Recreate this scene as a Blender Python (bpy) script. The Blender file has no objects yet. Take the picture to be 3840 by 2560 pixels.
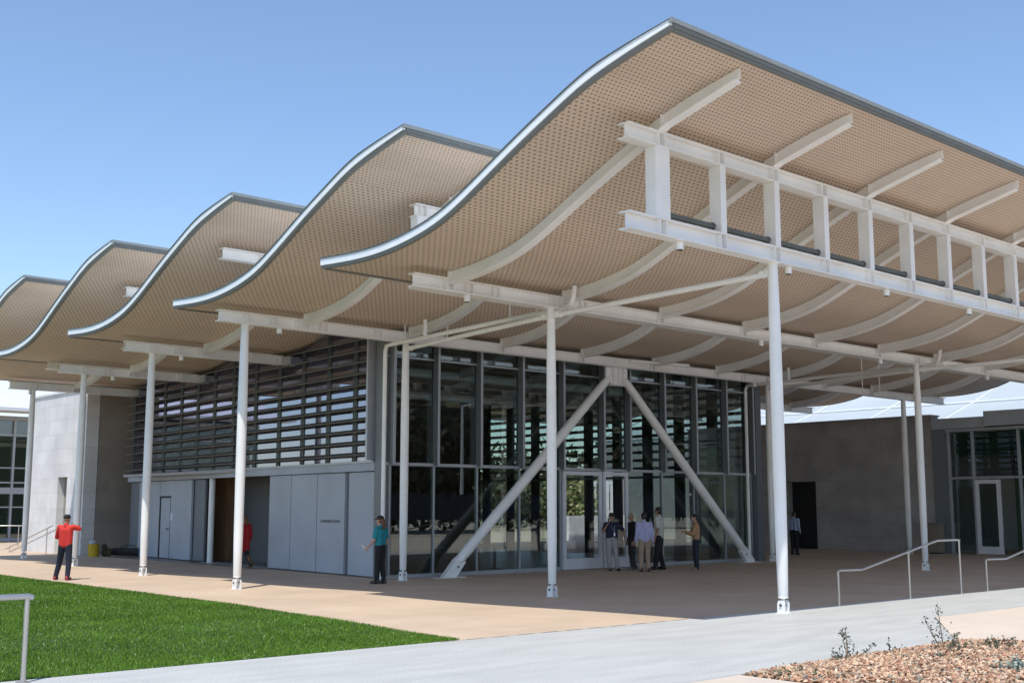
import bpy, bmesh, math, random
import numpy as np
from mathutils import Vector, Matrix
random.seed(7); rng = np.random.default_rng(7)
K = 1.17                      # one drawing unit is 1.17 m
S = bpy.context.scene
COL = S.collection
R = math.radians

# ------------------------------------------------------------------ materials
def newmat(name):
    m = bpy.data.materials.new(name); m.use_nodes = True
    nt = m.node_tree; b = nt.nodes['Principled BSDF']
    return m, nt, b
def N(nt, t, **kw):
    n = nt.nodes.new(t)
    for k, v in kw.items(): setattr(n, k, v)
    return n
def L(nt, a, b): nt.links.new(a, b)
def mat(name, col, rough=.6, metal=0., var=.12, scale=3., fine=0., fscale=120., bump=0., spec=.5, stretch=None):
    """plain material with two octaves of procedural mottling"""
    m, nt, b = newmat(name)
    b.inputs['Roughness'].default_value = rough; b.inputs['Metallic'].default_value = metal
    b.inputs['Specular IOR Level'].default_value = spec
    tc = N(nt, 'ShaderNodeTexCoord'); src = tc.outputs['Object']
    if stretch:
        mp = N(nt, 'ShaderNodeMapping'); mp.inputs['Scale'].default_value = stretch
        L(nt, src, mp.inputs[0]); src = mp.outputs[0]
    no = N(nt, 'ShaderNodeTexNoise'); no.inputs['Scale'].default_value = scale; no.inputs['Detail'].default_value = 6
    L(nt, src, no.inputs['Vector'])
    mr = N(nt, 'ShaderNodeMapRange'); mr.inputs[1].default_value = .3; mr.inputs[2].default_value = .7
    mr.inputs[3].default_value = 1 - var; mr.inputs[4].default_value = 1 + var
    L(nt, no.outputs[0], mr.inputs[0]); val = mr.outputs[0]
    if fine:
        n2 = N(nt, 'ShaderNodeTexNoise'); n2.inputs['Scale'].default_value = fscale; n2.inputs['Detail'].default_value = 3
        L(nt, tc.outputs['Object'], n2.inputs['Vector'])
        m2 = N(nt, 'ShaderNodeMapRange'); m2.inputs[1].default_value = .3; m2.inputs[2].default_value = .7
        m2.inputs[3].default_value = 1 - fine; m2.inputs[4].default_value = 1 + fine
        L(nt, n2.outputs[0], m2.inputs[0])
        mu = N(nt, 'ShaderNodeMath', operation='MULTIPLY'); L(nt, val, mu.inputs[0]); L(nt, m2.outputs[0], mu.inputs[1]); val = mu.outputs[0]
        if bump:
            bp = N(nt, 'ShaderNodeBump'); bp.inputs['Strength'].default_value = bump; bp.inputs['Distance'].default_value = .01
            L(nt, n2.outputs[0], bp.inputs['Height']); L(nt, bp.outputs[0], b.inputs['Normal'])
    vm = N(nt, 'ShaderNodeVectorMath', operation='SCALE'); vm.inputs[0].default_value = col
    L(nt, val, vm.inputs['Scale']); L(nt, vm.outputs[0], b.inputs['Base Color'])
    m['vm'] = vm.name
    return m
def joints(m, sx, sy, dark=.72, w=.012, axes='XY', offset=.5, c2=.88):
    """thin joint lines (brick node) multiplied into a mat() colour"""
    nt = m.node_tree; b = nt.nodes['Principled BSDF']; vm = nt.nodes[m['vm']]
    tc = N(nt, 'ShaderNodeTexCoord'); sp = N(nt, 'ShaderNodeSeparateXYZ'); cb = N(nt, 'ShaderNodeCombineXYZ')
    L(nt, tc.outputs['Object'], sp.inputs[0]); L(nt, sp.outputs[axes[0]], cb.inputs[0]); L(nt, sp.outputs[axes[1]], cb.inputs[1])
    br = N(nt, 'ShaderNodeTexBrick'); br.offset = offset; br.inputs['Scale'].default_value = 1
    br.inputs['Brick Width'].default_value = sx; br.inputs['Row Height'].default_value = sy
    br.inputs['Mortar Size'].default_value = w; br.inputs['Mortar Smooth'].default_value = .2
    br.inputs['Color1'].default_value = (1, 1, 1, 1); br.inputs['Color2'].default_value = (c2, c2, c2, 1)
    br.inputs['Mortar'].default_value = (dark, dark, dark, 1)
    L(nt, cb.outputs[0], br.inputs['Vector'])
    mx = N(nt, 'ShaderNodeVectorMath', operation='MULTIPLY')
    L(nt, vm.outputs[0], mx.inputs[0]); L(nt, br.outputs[0], mx.inputs[1]); L(nt, mx.outputs[0], b.inputs['Base Color'])
    return m
def glass(name, tint, refl, rough=0., gc=(.9, .95, .95, 1)):
    m, nt, b = newmat(name); nt.nodes.remove(b); out = nt.nodes['Material Output']
    tr = N(nt, 'ShaderNodeBsdfTransparent'); tr.inputs[0].default_value = (*tint, 1)
    gl = N(nt, 'ShaderNodeBsdfGlossy'); gl.inputs['Roughness'].default_value = rough; gl.inputs[0].default_value = gc
    lw = N(nt, 'ShaderNodeLayerWeight'); fr = N(nt, 'ShaderNodeMath', operation='POWER'); fr.inputs[1].default_value = 5; L(nt, lw.outputs['Facing'], fr.inputs[0])
    ad = N(nt, 'ShaderNodeMath', operation='MULTIPLY_ADD', use_clamp=True); ad.inputs[1].default_value = .95; ad.inputs[2].default_value = refl
    mx = N(nt, 'ShaderNodeMixShader')
    L(nt, fr.outputs[0], ad.inputs[0]); L(nt, ad.outputs[0], mx.inputs[0]); L(nt, tr.outputs[0], mx.inputs[1]); L(nt, gl.outputs[0], mx.inputs[2])
    L(nt, mx.outputs[0], out.inputs[0]); return m
def soffit_mat():
    m, nt, b = newmat('perforated_soffit'); b.inputs['Roughness'].default_value = .6
    tc = N(nt, 'ShaderNodeTexCoord'); sp = N(nt, 'ShaderNodeSeparateXYZ'); L(nt, tc.outputs['UV'], sp.inputs[0])
    PV = .15
    far = N(nt, 'ShaderNodeMath', operation='GREATER_THAN'); far.inputs[1].default_value = 1.75; L(nt, sp.outputs[1], far.inputs[0])
    inv = N(nt, 'ShaderNodeMath', operation='MULTIPLY_ADD'); inv.inputs[1].default_value = 1 / .112 - 1 / .08; inv.inputs[2].default_value = 1 / .08; L(nt, far.outputs[0], inv.inputs[0])
    us = N(nt, 'ShaderNodeMath', operation='MULTIPLY'); L(nt, sp.outputs[0], us.inputs[0]); L(nt, inv.outputs[0], us.inputs[1])
    vs = N(nt, 'ShaderNodeMath', operation='MULTIPLY'); vs.inputs[1].default_value = 1 / PV; L(nt, sp.outputs[1], vs.inputs[0])
    def frac(src, off):
        a = N(nt, 'ShaderNodeMath', operation='ADD'); a.inputs[1].default_value = off
        L(nt, src, a.inputs[0]); f = N(nt, 'ShaderNodeMath', operation='FRACT'); L(nt, a.outputs[0], f.inputs[0])
        s = N(nt, 'ShaderNodeMath', operation='SUBTRACT'); s.inputs[1].default_value = .5; L(nt, f.outputs[0], s.inputs[0])
        q = N(nt, 'ShaderNodeMath', operation='ABSOLUTE'); L(nt, s.outputs[0], q.inputs[0]); return q.outputs[0]
    def slot(off):
        u = frac(us.outputs[0], off); v = frac(vs.outputs[0], off)
        lu = N(nt, 'ShaderNodeMath', operation='LESS_THAN'); lu.inputs[1].default_value = .215; L(nt, u, lu.inputs[0])
        lv = N(nt, 'ShaderNodeMath', operation='LESS_THAN'); lv.inputs[1].default_value = .085; L(nt, v, lv.inputs[0])
        k = N(nt, 'ShaderNodeMath', operation='MULTIPLY'); L(nt, lu.outputs[0], k.inputs[0]); L(nt, lv.outputs[0], k.inputs[1]); return k.outputs[0]
    mx = N(nt, 'ShaderNodeMath', operation='MAXIMUM'); L(nt, slot(0.), mx.inputs[0]); L(nt, slot(.5), mx.inputs[1])
    # sheet-to-sheet tone: each panel run a little different
    br = N(nt, 'ShaderNodeTexBrick'); br.inputs['Scale'].default_value = 1; br.inputs['Brick Width'].default_value = 2.9
    br.inputs['Row Height'].default_value = .6; br.inputs['Mortar Size'].default_value = .004; br.offset = 0
    br.inputs['Color1'].default_value = (.655, .53, .42, 1); br.inputs['Color2'].default_value = (.61, .495, .392, 1); br.inputs['Mortar'].default_value = (.46, .36, .27, 1)
    L(nt, tc.outputs['UV'], br.inputs['Vector'])
    no = N(nt, 'ShaderNodeTexNoise'); no.inputs['Scale'].default_value = 1.2; no.inputs['Detail'].default_value = 4; L(nt, tc.outputs['UV'], no.inputs['Vector'])
    mr = N(nt, 'ShaderNodeMapRange'); mr.inputs[3].default_value = .9; mr.inputs[4].default_value = 1.1; L(nt, no.outputs[0], mr.inputs[0])
    vm = N(nt, 'ShaderNodeVectorMath', operation='SCALE'); L(nt, br.outputs[0], vm.inputs[0]); L(nt, mr.outputs[0], vm.inputs['Scale'])
    c = N(nt, 'ShaderNodeMix', data_type='RGBA'); L(nt, mx.outputs[0], c.inputs[0]); L(nt, vm.outputs[0], c.inputs[6])
    c.inputs[7].default_value = (.20, .14, .10, 1); L(nt, c.outputs[2], b.inputs['Base Color']); return m

M = {}
M['white'] = mat('white_painted_steel', (.85, .84, .81), .42, var=.06, scale=1.3, fine=.03, fscale=40)
M['fascia'] = mat('white_edge_metal', (.82, .84, .85), .35, var=.03)
M['grey_edge'] = mat('grey_edge_metal', (.185, .19, .175), .6, var=.06)
M['ridge'] = mat('ridge_metal', (.25, .275, .28), .6, var=.06)
M['rooftop'] = mat('roof_sheet', (.82, .83, .83), .5, .0, var=.05)
M['soffit'] = soffit_mat()
M['bar'] = mat('dark_green_grey', (.10, .115, .105), .45)
M['mull'] = mat('grey_aluminium', (.17, .18, .185), .38, .25, var=.05)
M['alu'] = mat('light_aluminium', (.42, .44, .47), .35, .3, var=.05)
M['lalu'] = mat('pale_aluminium', (.66, .67, .70), .4, var=.04)
M['smull'] = mat('dark_green_aluminium', (.075, .088, .088), .45)
M['slat'] = mat('louvre_olive', (.135, .133, .115), .5, var=.08)
M['panel'] = mat('blue_grey_panel', (.385, .415, .455), .5, var=.09, scale=.8, fine=.05, fscale=60)
M['panel2'] = mat('blue_grey_panel_dark', (.16, .175, .19), .5, var=.05)
M['lin'] = mat('joint_black', (.02, .02, .022), .7)
M['glass'] = glass('facade_glass', (.62, .69, .67), .10)
M['glass_l'] = glass('louvre_glass', (.36, .38, .50), .30, gc=(.86, .86, 1., 1))
M['glass_c'] = glass('door_glass', (.93, .95, .95), .04)
M['stone'] = joints(mat('grey_stone', (.38, .36, .345), .8, var=.14, scale=1.1, fine=.12, fscale=35), 1.5, .62, .72, .010, 'YZ')
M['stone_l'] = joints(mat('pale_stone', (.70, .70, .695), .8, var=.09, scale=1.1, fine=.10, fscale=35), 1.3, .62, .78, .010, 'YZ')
M['stone_shade'] = joints(mat('pale_stone_shade', (.30, .27, .235), .8, var=.10, scale=1.1, fine=.10, fscale=35), 1.3, .62, .8, .010, 'XZ')  # same stone as the flank, with the end wall's shade painted into its colour
M['plaza'] = joints(mat('tan_paving', (.535, .412, .296), .85, var=.10, scale=.5, fine=.10, fscale=90, bump=.15), .6, .3, .88, .007, c2=.94)
M['strip'] = joints(mat('edge_strip', (.30, .25, .20), .8, var=.15), .5, 5, 1.6, .09)
M['tan2'] = joints(mat('tan_paving_light', (.60, .51, .42), .85, var=.05, scale=.8, fine=.08, fscale=90), 3.2, 3.2, .85, .012, c2=.98)
M['path'] = joints(mat('pale_concrete', (.445, .45, .43), .8, var=.09, scale=.7, fine=.14, fscale=38, bump=.1, stretch=(1, 4, 1)), 3.0, 1.5, .93, .010, offset=0, c2=.985)
M['ground'] = mat('dry_ground', (.33, .29, .22), .9, var=.2, scale=.2)
M['soil'] = mat('lawn_soil', (.045, .085, .02), .95, var=.3, scale=1.5, fine=.4, fscale=60)
M['earth'] = mat('mulch_earth', (.20, .135, .09), .95, var=.3, scale=6)
M['grass'] = [mat('grass_a', (.105, .205, .022), .9, var=.38, scale=.55, spec=.15), mat('grass_b', (.155, .265, .034), .9, var=.32, scale=.7, spec=.15),
              mat('grass_c', (.066, .145, .016), .9, var=.32, scale=.7, spec=.15), mat('grass_dry', (.50, .54, .32), .9)]
M['chip'] = [mat('chip_a', (.50, .30, .18), .85, var=.2), mat('chip_b', (.64, .44, .29), .85, var=.2), mat('chip_c', (.26, .145, .09), .9, var=.2),
             mat('chip_d', (.68, .52, .38), .8, var=.15), mat('chip_e', (.44, .22, .14), .9, var=.2), mat('chip_f', (.25, .24, .20), .9, var=.2)]
M['leaf'] = [mat('leaf_a', (.055, .085, .035), .5, var=.25), mat('leaf_b', (.09, .12, .055), .5, var=.25), mat('leaf_c', (.13, .15, .08), .5, var=.2)]
M['sage'] = [mat('sage_a', (.075, .095, .065), .6, var=.2), mat('sage_b', (.12, .14, .10), .6, var=.2), mat('sage_c', (.05, .07, .045), .6, var=.2)]
M['bright'] = [mat('sunlit_leaf_a', (.16, .22, .06), .6, var=.25), mat('sunlit_leaf_b', (.24, .27, .09), .6, var=.25), mat('sunlit_leaf_c', (.30, .27, .12), .6, var=.25)]  # leaf colour lightened so the far shrubs read as sunlit
M['silver'] = [mat('silver_leaf_a', (.50, .54, .50), .6, var=.15), mat('silver_leaf_b', (.36, .42, .36), .6, var=.15), mat('silver_leaf_c', (.16, .2, .14), .6)]
M['tree'] = [mat('tree_a', (.075, .075, .03), .55, var=.3), mat('tree_b', (.11, .095, .04), .55, var=.3), mat('tree_c', (.045, .055, .025), .6, var=.3)]
M['bark'] = mat('bark', (.12, .09, .065), .9, var=.25, scale=8)
M['stem'] = mat('stem', (.15, .11, .07), .8)
M['steel'] = mat('brushed_steel', (.50, .48, .45), .32, .75, var=.06)
M['navy'] = mat('navy_screen', (.012, .018, .04), .8, var=.15)
M['floor'] = mat('interior_floor', (.17, .145, .12), .35, var=.1)
M['inwall'] = mat('interior_grey', (.36, .35, .345), .7, var=.06)
M['dgrey'] = mat('dark_grey_lining', (.12, .12, .118), .7, var=.06)
M['dwood'] = mat('dark_timber', (.11, .065, .035), .5, var=.25, scale=2, stretch=(5, 5, .5))
M['wood'] = mat('wood_panel', (.34, .19, .10), .5, var=.2, scale=2, stretch=(6, 6, .6))
M['table'] = mat('table_top', (.24, .20, .15), .35, var=.1)
M['ltable'] = mat('table_leg', (.25, .25, .25), .4, .5)
M['skyroof'] = mat('pale_roof_panel', (.47, .51, .51), .4, .0, var=.05, scale=.4)
M['hazyroof'] = mat('white_roof', (.66, .68, .69), .4, var=.04)
M['green_in'] = mat('green_blind', (.10, .17, .115), .7, var=.1)
M['yellow'] = mat('yellow_plastic', (.58, .40, .03), .45, var=.12, scale=8)
M['black'] = mat('black_fabric', (.018, .018, .02), .8, var=.2, scale=12)
M['teal_d'] = mat('dark_teal_plastic', (.02, .05, .07), .5)
M['cloudy'] = mat('clear_plastic', (.55, .57, .66), .3)
M['paper'] = mat('white_paper', (.82, .80, .86), .6, var=.03)

# ------------------------------------------------------------------ object helpers
def tag(o, label=None, cat=None, group=None, kind=None):
    if label: o['label'] = label
    if cat: o['category'] = cat
    if group: o['group'] = group
    if kind: o['kind'] = kind
    return o
def thing(name, label, cat, loc=(0, 0, 0), rz=0, group=None):
    o = bpy.data.objects.new(name, None); COL.objects.link(o); o.empty_display_size = .2
    o.location = loc; o.rotation_euler = (0, 0, rz); return tag(o, label, cat, group)
class MB:
    def __init__(s): s.v = []; s.f = []; s.m = []; s.uv = None
    def add(s, vs, fs, mi=0):
        o = len(s.v); s.v += [tuple(map(float, p)) for p in vs]; s.f += [tuple(i + o for i in f) for f in fs]; s.m += [mi] * len(fs); return s
    def box(s, x0, x1, y0, y1, z0, z1, mi=0):
        return s.add([(x, y, z) for x in (x0, x1) for y in (y0, y1) for z in (z0, z1)],
                     [(0, 1, 3, 2), (4, 6, 7, 5), (0, 4, 5, 1), (2, 3, 7, 6), (0, 2, 6, 4), (1, 5, 7, 3)], mi)
    def obox(s, c, ax, ay, az, mi=0):
        c, ax, ay, az = map(Vector, (c, ax, ay, az))
        return s.add([c + i * ax + j * ay + k * az for i in (-1, 1) for j in (-1, 1) for k in (-1, 1)],
                     [(0, 1, 3, 2), (4, 6, 7, 5), (0, 4, 5, 1), (2, 3, 7, 6), (0, 2, 6, 4), (1, 5, 7, 3)], mi)
    def tube(s, pts, rad, seg=14, mi=0, caps=True):
        pts = [Vector(p) for p in pts]
        if not hasattr(rad, '__len__'): rad = [rad] * len(pts)
        rings = []; up = None
        for i, p in enumerate(pts):
            d = (pts[min(i + 1, len(pts) - 1)] - pts[max(i - 1, 0)]).normalized()
            if up is None: up = Vector((0, 0, 1)) if abs(d.z) < .9 else Vector((1, 0, 0))
            x = d.cross(up).normalized(); y = x.cross(d).normalized(); up = y
            rings.append([p + rad[i] * (math.cos(2 * math.pi * k / seg) * x + math.sin(2 * math.pi * k / seg) * y) for k in range(seg)])
        vs = [q for r in rings for q in r]; fs = []
        for i in range(len(pts) - 1):
            for k in range(seg):
                a = i * seg + k; b = i * seg + (k + 1) % seg; fs.append((a, b, b + seg, a + seg))
        if caps: fs += [tuple(range(seg - 1, -1, -1)), tuple(range((len(pts) - 1) * seg, len(pts) * seg))]
        return s.add(vs, fs, mi)
    def prism(s, poly, d, mi=0):
        """closed 3-D polygon extruded by vector d"""
        n = len(poly); d = Vector(d); a = [Vector(p) for p in poly]; b = [p + d for p in a]
        return s.add(a + b, [tuple(range(n - 1, -1, -1)), tuple(range(n, 2 * n))] + [(i, (i + 1) % n, n + (i + 1) % n, n + i) for i in range(n)], mi)
    def ell(s, c, r, seg=14, rings=9, rot=None, mi=0):
        vs = []; fs = []; c = Vector(c)
        for i in range(rings + 1):
            t = math.pi * i / rings
            for k in range(seg):
                p = Vector((r[0] * math.sin(t) * math.cos(2 * math.pi * k / seg), r[1] * math.sin(t) * math.sin(2 * math.pi * k / seg), r[2] * math.cos(t)))
                vs.append(c + (rot @ p if rot else p))
        for i in range(rings):
            for k in range(seg):
                a = i * seg + k; b = i * seg + (k + 1) % seg; fs.append((a, a + seg, b + seg, b))
        return s.add(vs, fs, mi)
    def mesh(s, name, mats, off=(0, 0, 0), smooth=False):
        me = bpy.data.meshes.new(name); off = Vector(off)
        me.from_pydata([tuple(Vector(p) - off) for p in s.v], [], s.f)
        for m in (mats if isinstance(mats, list) else [mats]): me.materials.append(m)
        if isinstance(mats, list): me.polygons.foreach_set('material_index', s.m)
        bm = bmesh.new(); bm.from_mesh(me); bmesh.ops.remove_doubles(bm, verts=bm.verts, dist=1e-5)
        bmesh.ops.recalc_face_normals(bm, faces=bm.faces); bm.to_mesh(me); bm.free()
        if smooth:
            me.polygons.foreach_set('use_smooth', [True] * len(me.polygons))
            try: me.set_sharp_from_angle(angle=R(38))
            except Exception: pass
        me.update(); return me
    def build(s, name, mats, parent=None, smooth=False, world=True):
        off = (0, 0, 0)
        if parent is not None and world:
            p = parent
            while p.parent is not None: p = p.parent
            off = p.location
        o = bpy.data.objects.new(name, s.mesh(name, mats, off, smooth)); COL.objects.link(o)
        if parent is not None: o.parent = parent
        return o
def dup(o, parent=None, d=(0, 0, 0)):
    c = o.copy(); COL.objects.link(c)
    if parent is not None: c.parent = parent
    c.location = Vector(o.location) + Vector(d)
    for ch in o.children:
        q = ch.copy(); COL.objects.link(q); q.parent = c
    return c
def struct(name, mb, m, smooth=False): return tag(mb.build(name, m, None, smooth), kind='structure')
def rawmesh(name, co, quads, mats, mi=None):
    """big mesh from numpy arrays (n,3) and (f,4)"""
    me = bpy.data.meshes.new(name); nv = len(co); nf = len(quads); k = quads.shape[1]
    me.vertices.add(nv); me.vertices.foreach_set('co', co.astype(np.float32).ravel())
    me.loops.add(nf * k); me.loops.foreach_set('vertex_index', quads.astype(np.int32).ravel())
    me.polygons.add(nf); me.polygons.foreach_set('loop_start', np.arange(0, nf * k, k, dtype=np.int32))
    for m in mats: me.materials.append(m)
    if mi is not None: me.polygons.foreach_set('material_index', mi.astype(np.int32))
    me.update(calc_edges=True); me.validate(); return me
def leaves(cent, size, nmat, asp=.55, upbias=0.):
    """leaf quads (kite shaped) at the given centres"""
    n = len(cent); a = rng.normal(size=(n, 3)); a[:, 2] += upbias; a /= np.linalg.norm(a, axis=1)[:, None]
    b = np.cross(a, rng.normal(size=(n, 3))); b /= np.linalg.norm(b, axis=1)[:, None]
    s = (size * rng.uniform(.6, 1.3, n))[:, None]
    co = np.stack([cent - a * s, cent + b * s * asp, cent + a * s, cent - b * s * asp], 1).reshape(-1, 3)
    return co, np.arange(4 * n).reshape(n, 4), rng.integers(0, nmat, n)

# ------------------------------------------------------------------ roof geometry
PROF = [(0, 7.755), (.5, 7.665), (1.0, 7.56), (1.5, 7.44), (1.85, 7.31), (2.2, 7.16), (2.8, 6.91), (3.4, 6.635), (4.0, 6.35), (4.57, 6.10),
        (5.0, 5.97), (5.55, 5.865), (6.1, 5.80), (6.6, 5.775), (7.2, 5.785), (8.12, 5.84)]
pv = np.array(PROF)
def _smooth():
    x = np.linspace(0, 8.12, 325); z = np.interp(x, pv[:, 0], pv[:, 1])
    for _ in range(160):
        z[1:-1] = .25 * z[:-2] + .5 * z[1:-1] + .25 * z[2:]
    return x, z
SX, SZ = _smooth()
def sof(v): return float(np.interp(v, SX, SZ))
V0, PIT, NW, UL, UR = 9.36, 5.72, 5, 11.2, 42.0
def peak(n): return V0 + PIT * n
def low(V):
    """lowest soffit above plan position V"""
    return min([sof(V - peak(n)) for n in range(NW) if 0 <= V - peak(n) <= 8.12] or [5.8])
VS = np.concatenate([np.linspace(0, 8.12, 59)])

pav = thing('pavilion', 'long white steel pavilion with wavy tan roof, glass front and louvred side', 'building', (16, 22, 0))

def wave(n):
    y0 = peak(n); top = [(v, sof(v) + .10) for v in VS]; T = .135
    mb = MB()                                   # roof sheet (solid)
    poly = [(UL + .03, y0 + .02 + v * (8.09 / 8.12), sof(v) + .012) for v in VS] + [(UL + .03, y0 + .02 + v * (8.09 / 8.12), sof(v) + T) for v in VS[::-1]]
    nV = len(VS); a = []; fs = []
    for U in (UL + .03, UR - .03):
        a += [(U, p[1], p[2]) for p in poly]
    m = len(poly)
    fs = [(i, (i + 1) % m, m + (i + 1) % m, m + i) for i in range(m)]
    fs += [(i, i + 1, m - 2 - i, m - 1 - i) for i in range(nV - 1)] + [(m + i, m + m - 1 - i, m + m - 2 - i, m + i + 1) for i in range(nV - 1)]
    roof = mb.add(a, fs).build('wave_roof', M['rooftop'], pav, True)
    sm = MB(); us = [UL + .078, UR - .078]; arc = [0]
    VV = np.linspace(.058, 8.02, 70)
    for i in range(1, len(VV)): arc.append(arc[-1] + math.hypot(VV[i] - VV[i - 1], sof(VV[i]) - sof(VV[i - 1])))
    vs = [(U, y0 + v, sof(v) + .004) for U in us for v in VV] + [(U, y0 + v, sof(v) + .010) for U in us for v in VV]; k = len(VV)
    sm.add(vs, [(i, i + 1, k + i + 1, k + i) for i in range(k - 1)])
    so = sm.build('soffit', M['soffit'], roof, True)
    me = so.data; uv = me.uv_layers.new(name='UVMap')
    av = np.array(arc)
    for lp in me.loops:
        p = me.vertices[lp.vertex_index].co
        vv = p.y + 22 - y0; uv.data[lp.index].uv = (p.x, float(np.interp(vv, VV, av)))
    for U, s in ((UL, 1), (UR, -1)):            # edge trims: white channel above, grey margin strip below
        e = MB()
        def sweep(u0, u1, dz0, dz1, mi, va=0., vb=8.12):
            vv = [v for v in VS if va <= v <= vb]
            tp = lambda v, dz: dz if dz < .1 else .115 + (dz - .115) * min(1, .12 + .88 * v / 1.3)
            A = [(u, y0 + v, sof(v) + tp(v, dz)) for v in vv for u, dz in ((u0, dz0), (u1, dz0), (u1, dz1), (u0, dz1))]
            F = []
            for i in range(len(vv) - 1):
                for q in range(4):
                    F.append((4 * i + q, 4 * i + (q + 1) % 4, 4 * i + 4 + (q + 1) % 4, 4 * i + 4 + q))
            F += [(0, 1, 2, 3), tuple(4 * (len(vv) - 1) + q for q in (3, 2, 1, 0))]
            e.add(A, F, mi)
        sweep(U - s * .02, U + s * .028, .042, .160, 0, .0)
        sweep(U - s * .035, U + s * .03, .163, .185, 1, .0)
        sweep(U + s * .002, U + s * .075, -.012, .038, 2)
        e.build('edge_fascia', [M['fascia'], M['bar'], M['grey_edge']], roof)
    r = MB()                                    # ridge trim and trailing edge trim
    z = sof(0)
    r.box(UL + .035, UR - .035, y0 - .02, y0 + .016, z + .012, z + .068, 0)
    r.box(UL - .03, UR + .03, y0 - .04, y0 + .016, z + .072, z + .135, 1)
    r.box(UL + .075, UR - .075, y0 - .005, y0 + .055, z - .022, z + .010, 0)
    r.build('ridge_fascia', [M['grey_edge'], M['ridge']], roof)
    MB().box(UL + .08, UR - .08, y0 + 8.03, y0 + 8.13, sof(8.1) - .02, sof(8.1) + .15).build('tail_trim', M['grey_edge'], roof)
    rib0 = None
    for U in [q + .62 * n for q in RIBS]:
        if rib0 is None:
            w = MB(); vv = np.concatenate([np.linspace(.2, 1.74, 8), np.linspace(1.8, 6.58, 40)])
            zt1 = 7.158; zt0 = sof(.2) - .16
            def bot(v): return zt0 + (zt1 - zt0) * (v - .2) / 1.54 if v < 1.74 else sof(v) - .225 + max(0, (sof(1.74) - .225 - zt1)) * 0
            A = []
            for v in vv: A += [(U - .012, y0 + v, sof(v)), (U + .012, y0 + v, sof(v)), (U + .012, y0 + v, bot(v) + .01), (U - .012, y0 + v, bot(v) + .01)]
            B = []
            for v in [max(.25, q) for q in vv]: B += [(U - .085, y0 + v, bot(v) + .010), (U + .085, y0 + v, bot(v) + .010), (U + .085, y0 + v, bot(v) - .012), (U - .085, y0 + v, bot(v) - .012)]
            nq = len(vv)
            F = [(4 * i + q, 4 * i + (q + 1) % 4, 4 * i + 4 + (q + 1) % 4, 4 * i + 4 + q) for i in range(nq - 1) for q in range(4)] + [(0, 1, 2, 3), tuple(4 * nq - k for k in (1, 2, 3, 4))]
            w.add(A, F); w.add(B, F)
            w.box(U - .07, U + .07, y0 + 1.60, y0 + 1.615, bot(1.6) + .01, sof(1.6) - .005)
            w.box(U - .08, U + .08, y0 + 6.55, y0 + 6.58, sof(6.55) - .215, sof(6.55) - .005)
            rib0 = w.build('rib', M['white'], roof, False)
        else:
            c = rib0.copy(); COL.objects.link(c); c.parent = roof; c.location = (U - RIBS[0] - .62 * n, 0, 0)
    return roof
RIBS = [12.91 + 2.836 * i for i in range(10)]
for n in range(NW): wave(n)

# trough beams (I sections under each wave trough)
BL = [12.13, 11.49, 12.05, 12.65, 13.25]
for n in range(NW):
    V = peak(n) + 6.66; u0, u1 = BL[n], 41.3
    b = MB(); b.box(u0, u1, V - .014, V + .014, 5.438, 5.635); b.box(u0 - .03, u1, V - .1, V + .1, 5.415, 5.437); b.box(u0 - .03, u1, V - .1, V + .1, 5.636, 5.657)
    for U in [q + .62 * n for q in RIBS] + [c for c in (12.1, 12.74, 13.36, 14.0, 15.45, 16.28, 29.05, 30.3) if c > u0 + .3]:
        for d in (-.075, .075):
            if U + d > u0 + .1: b.box(U + d - .008, U + d + .008, V - .09, V + .09, 5.438, 5.635)
    b.build('trough_beam', M['white'], pav)

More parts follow.
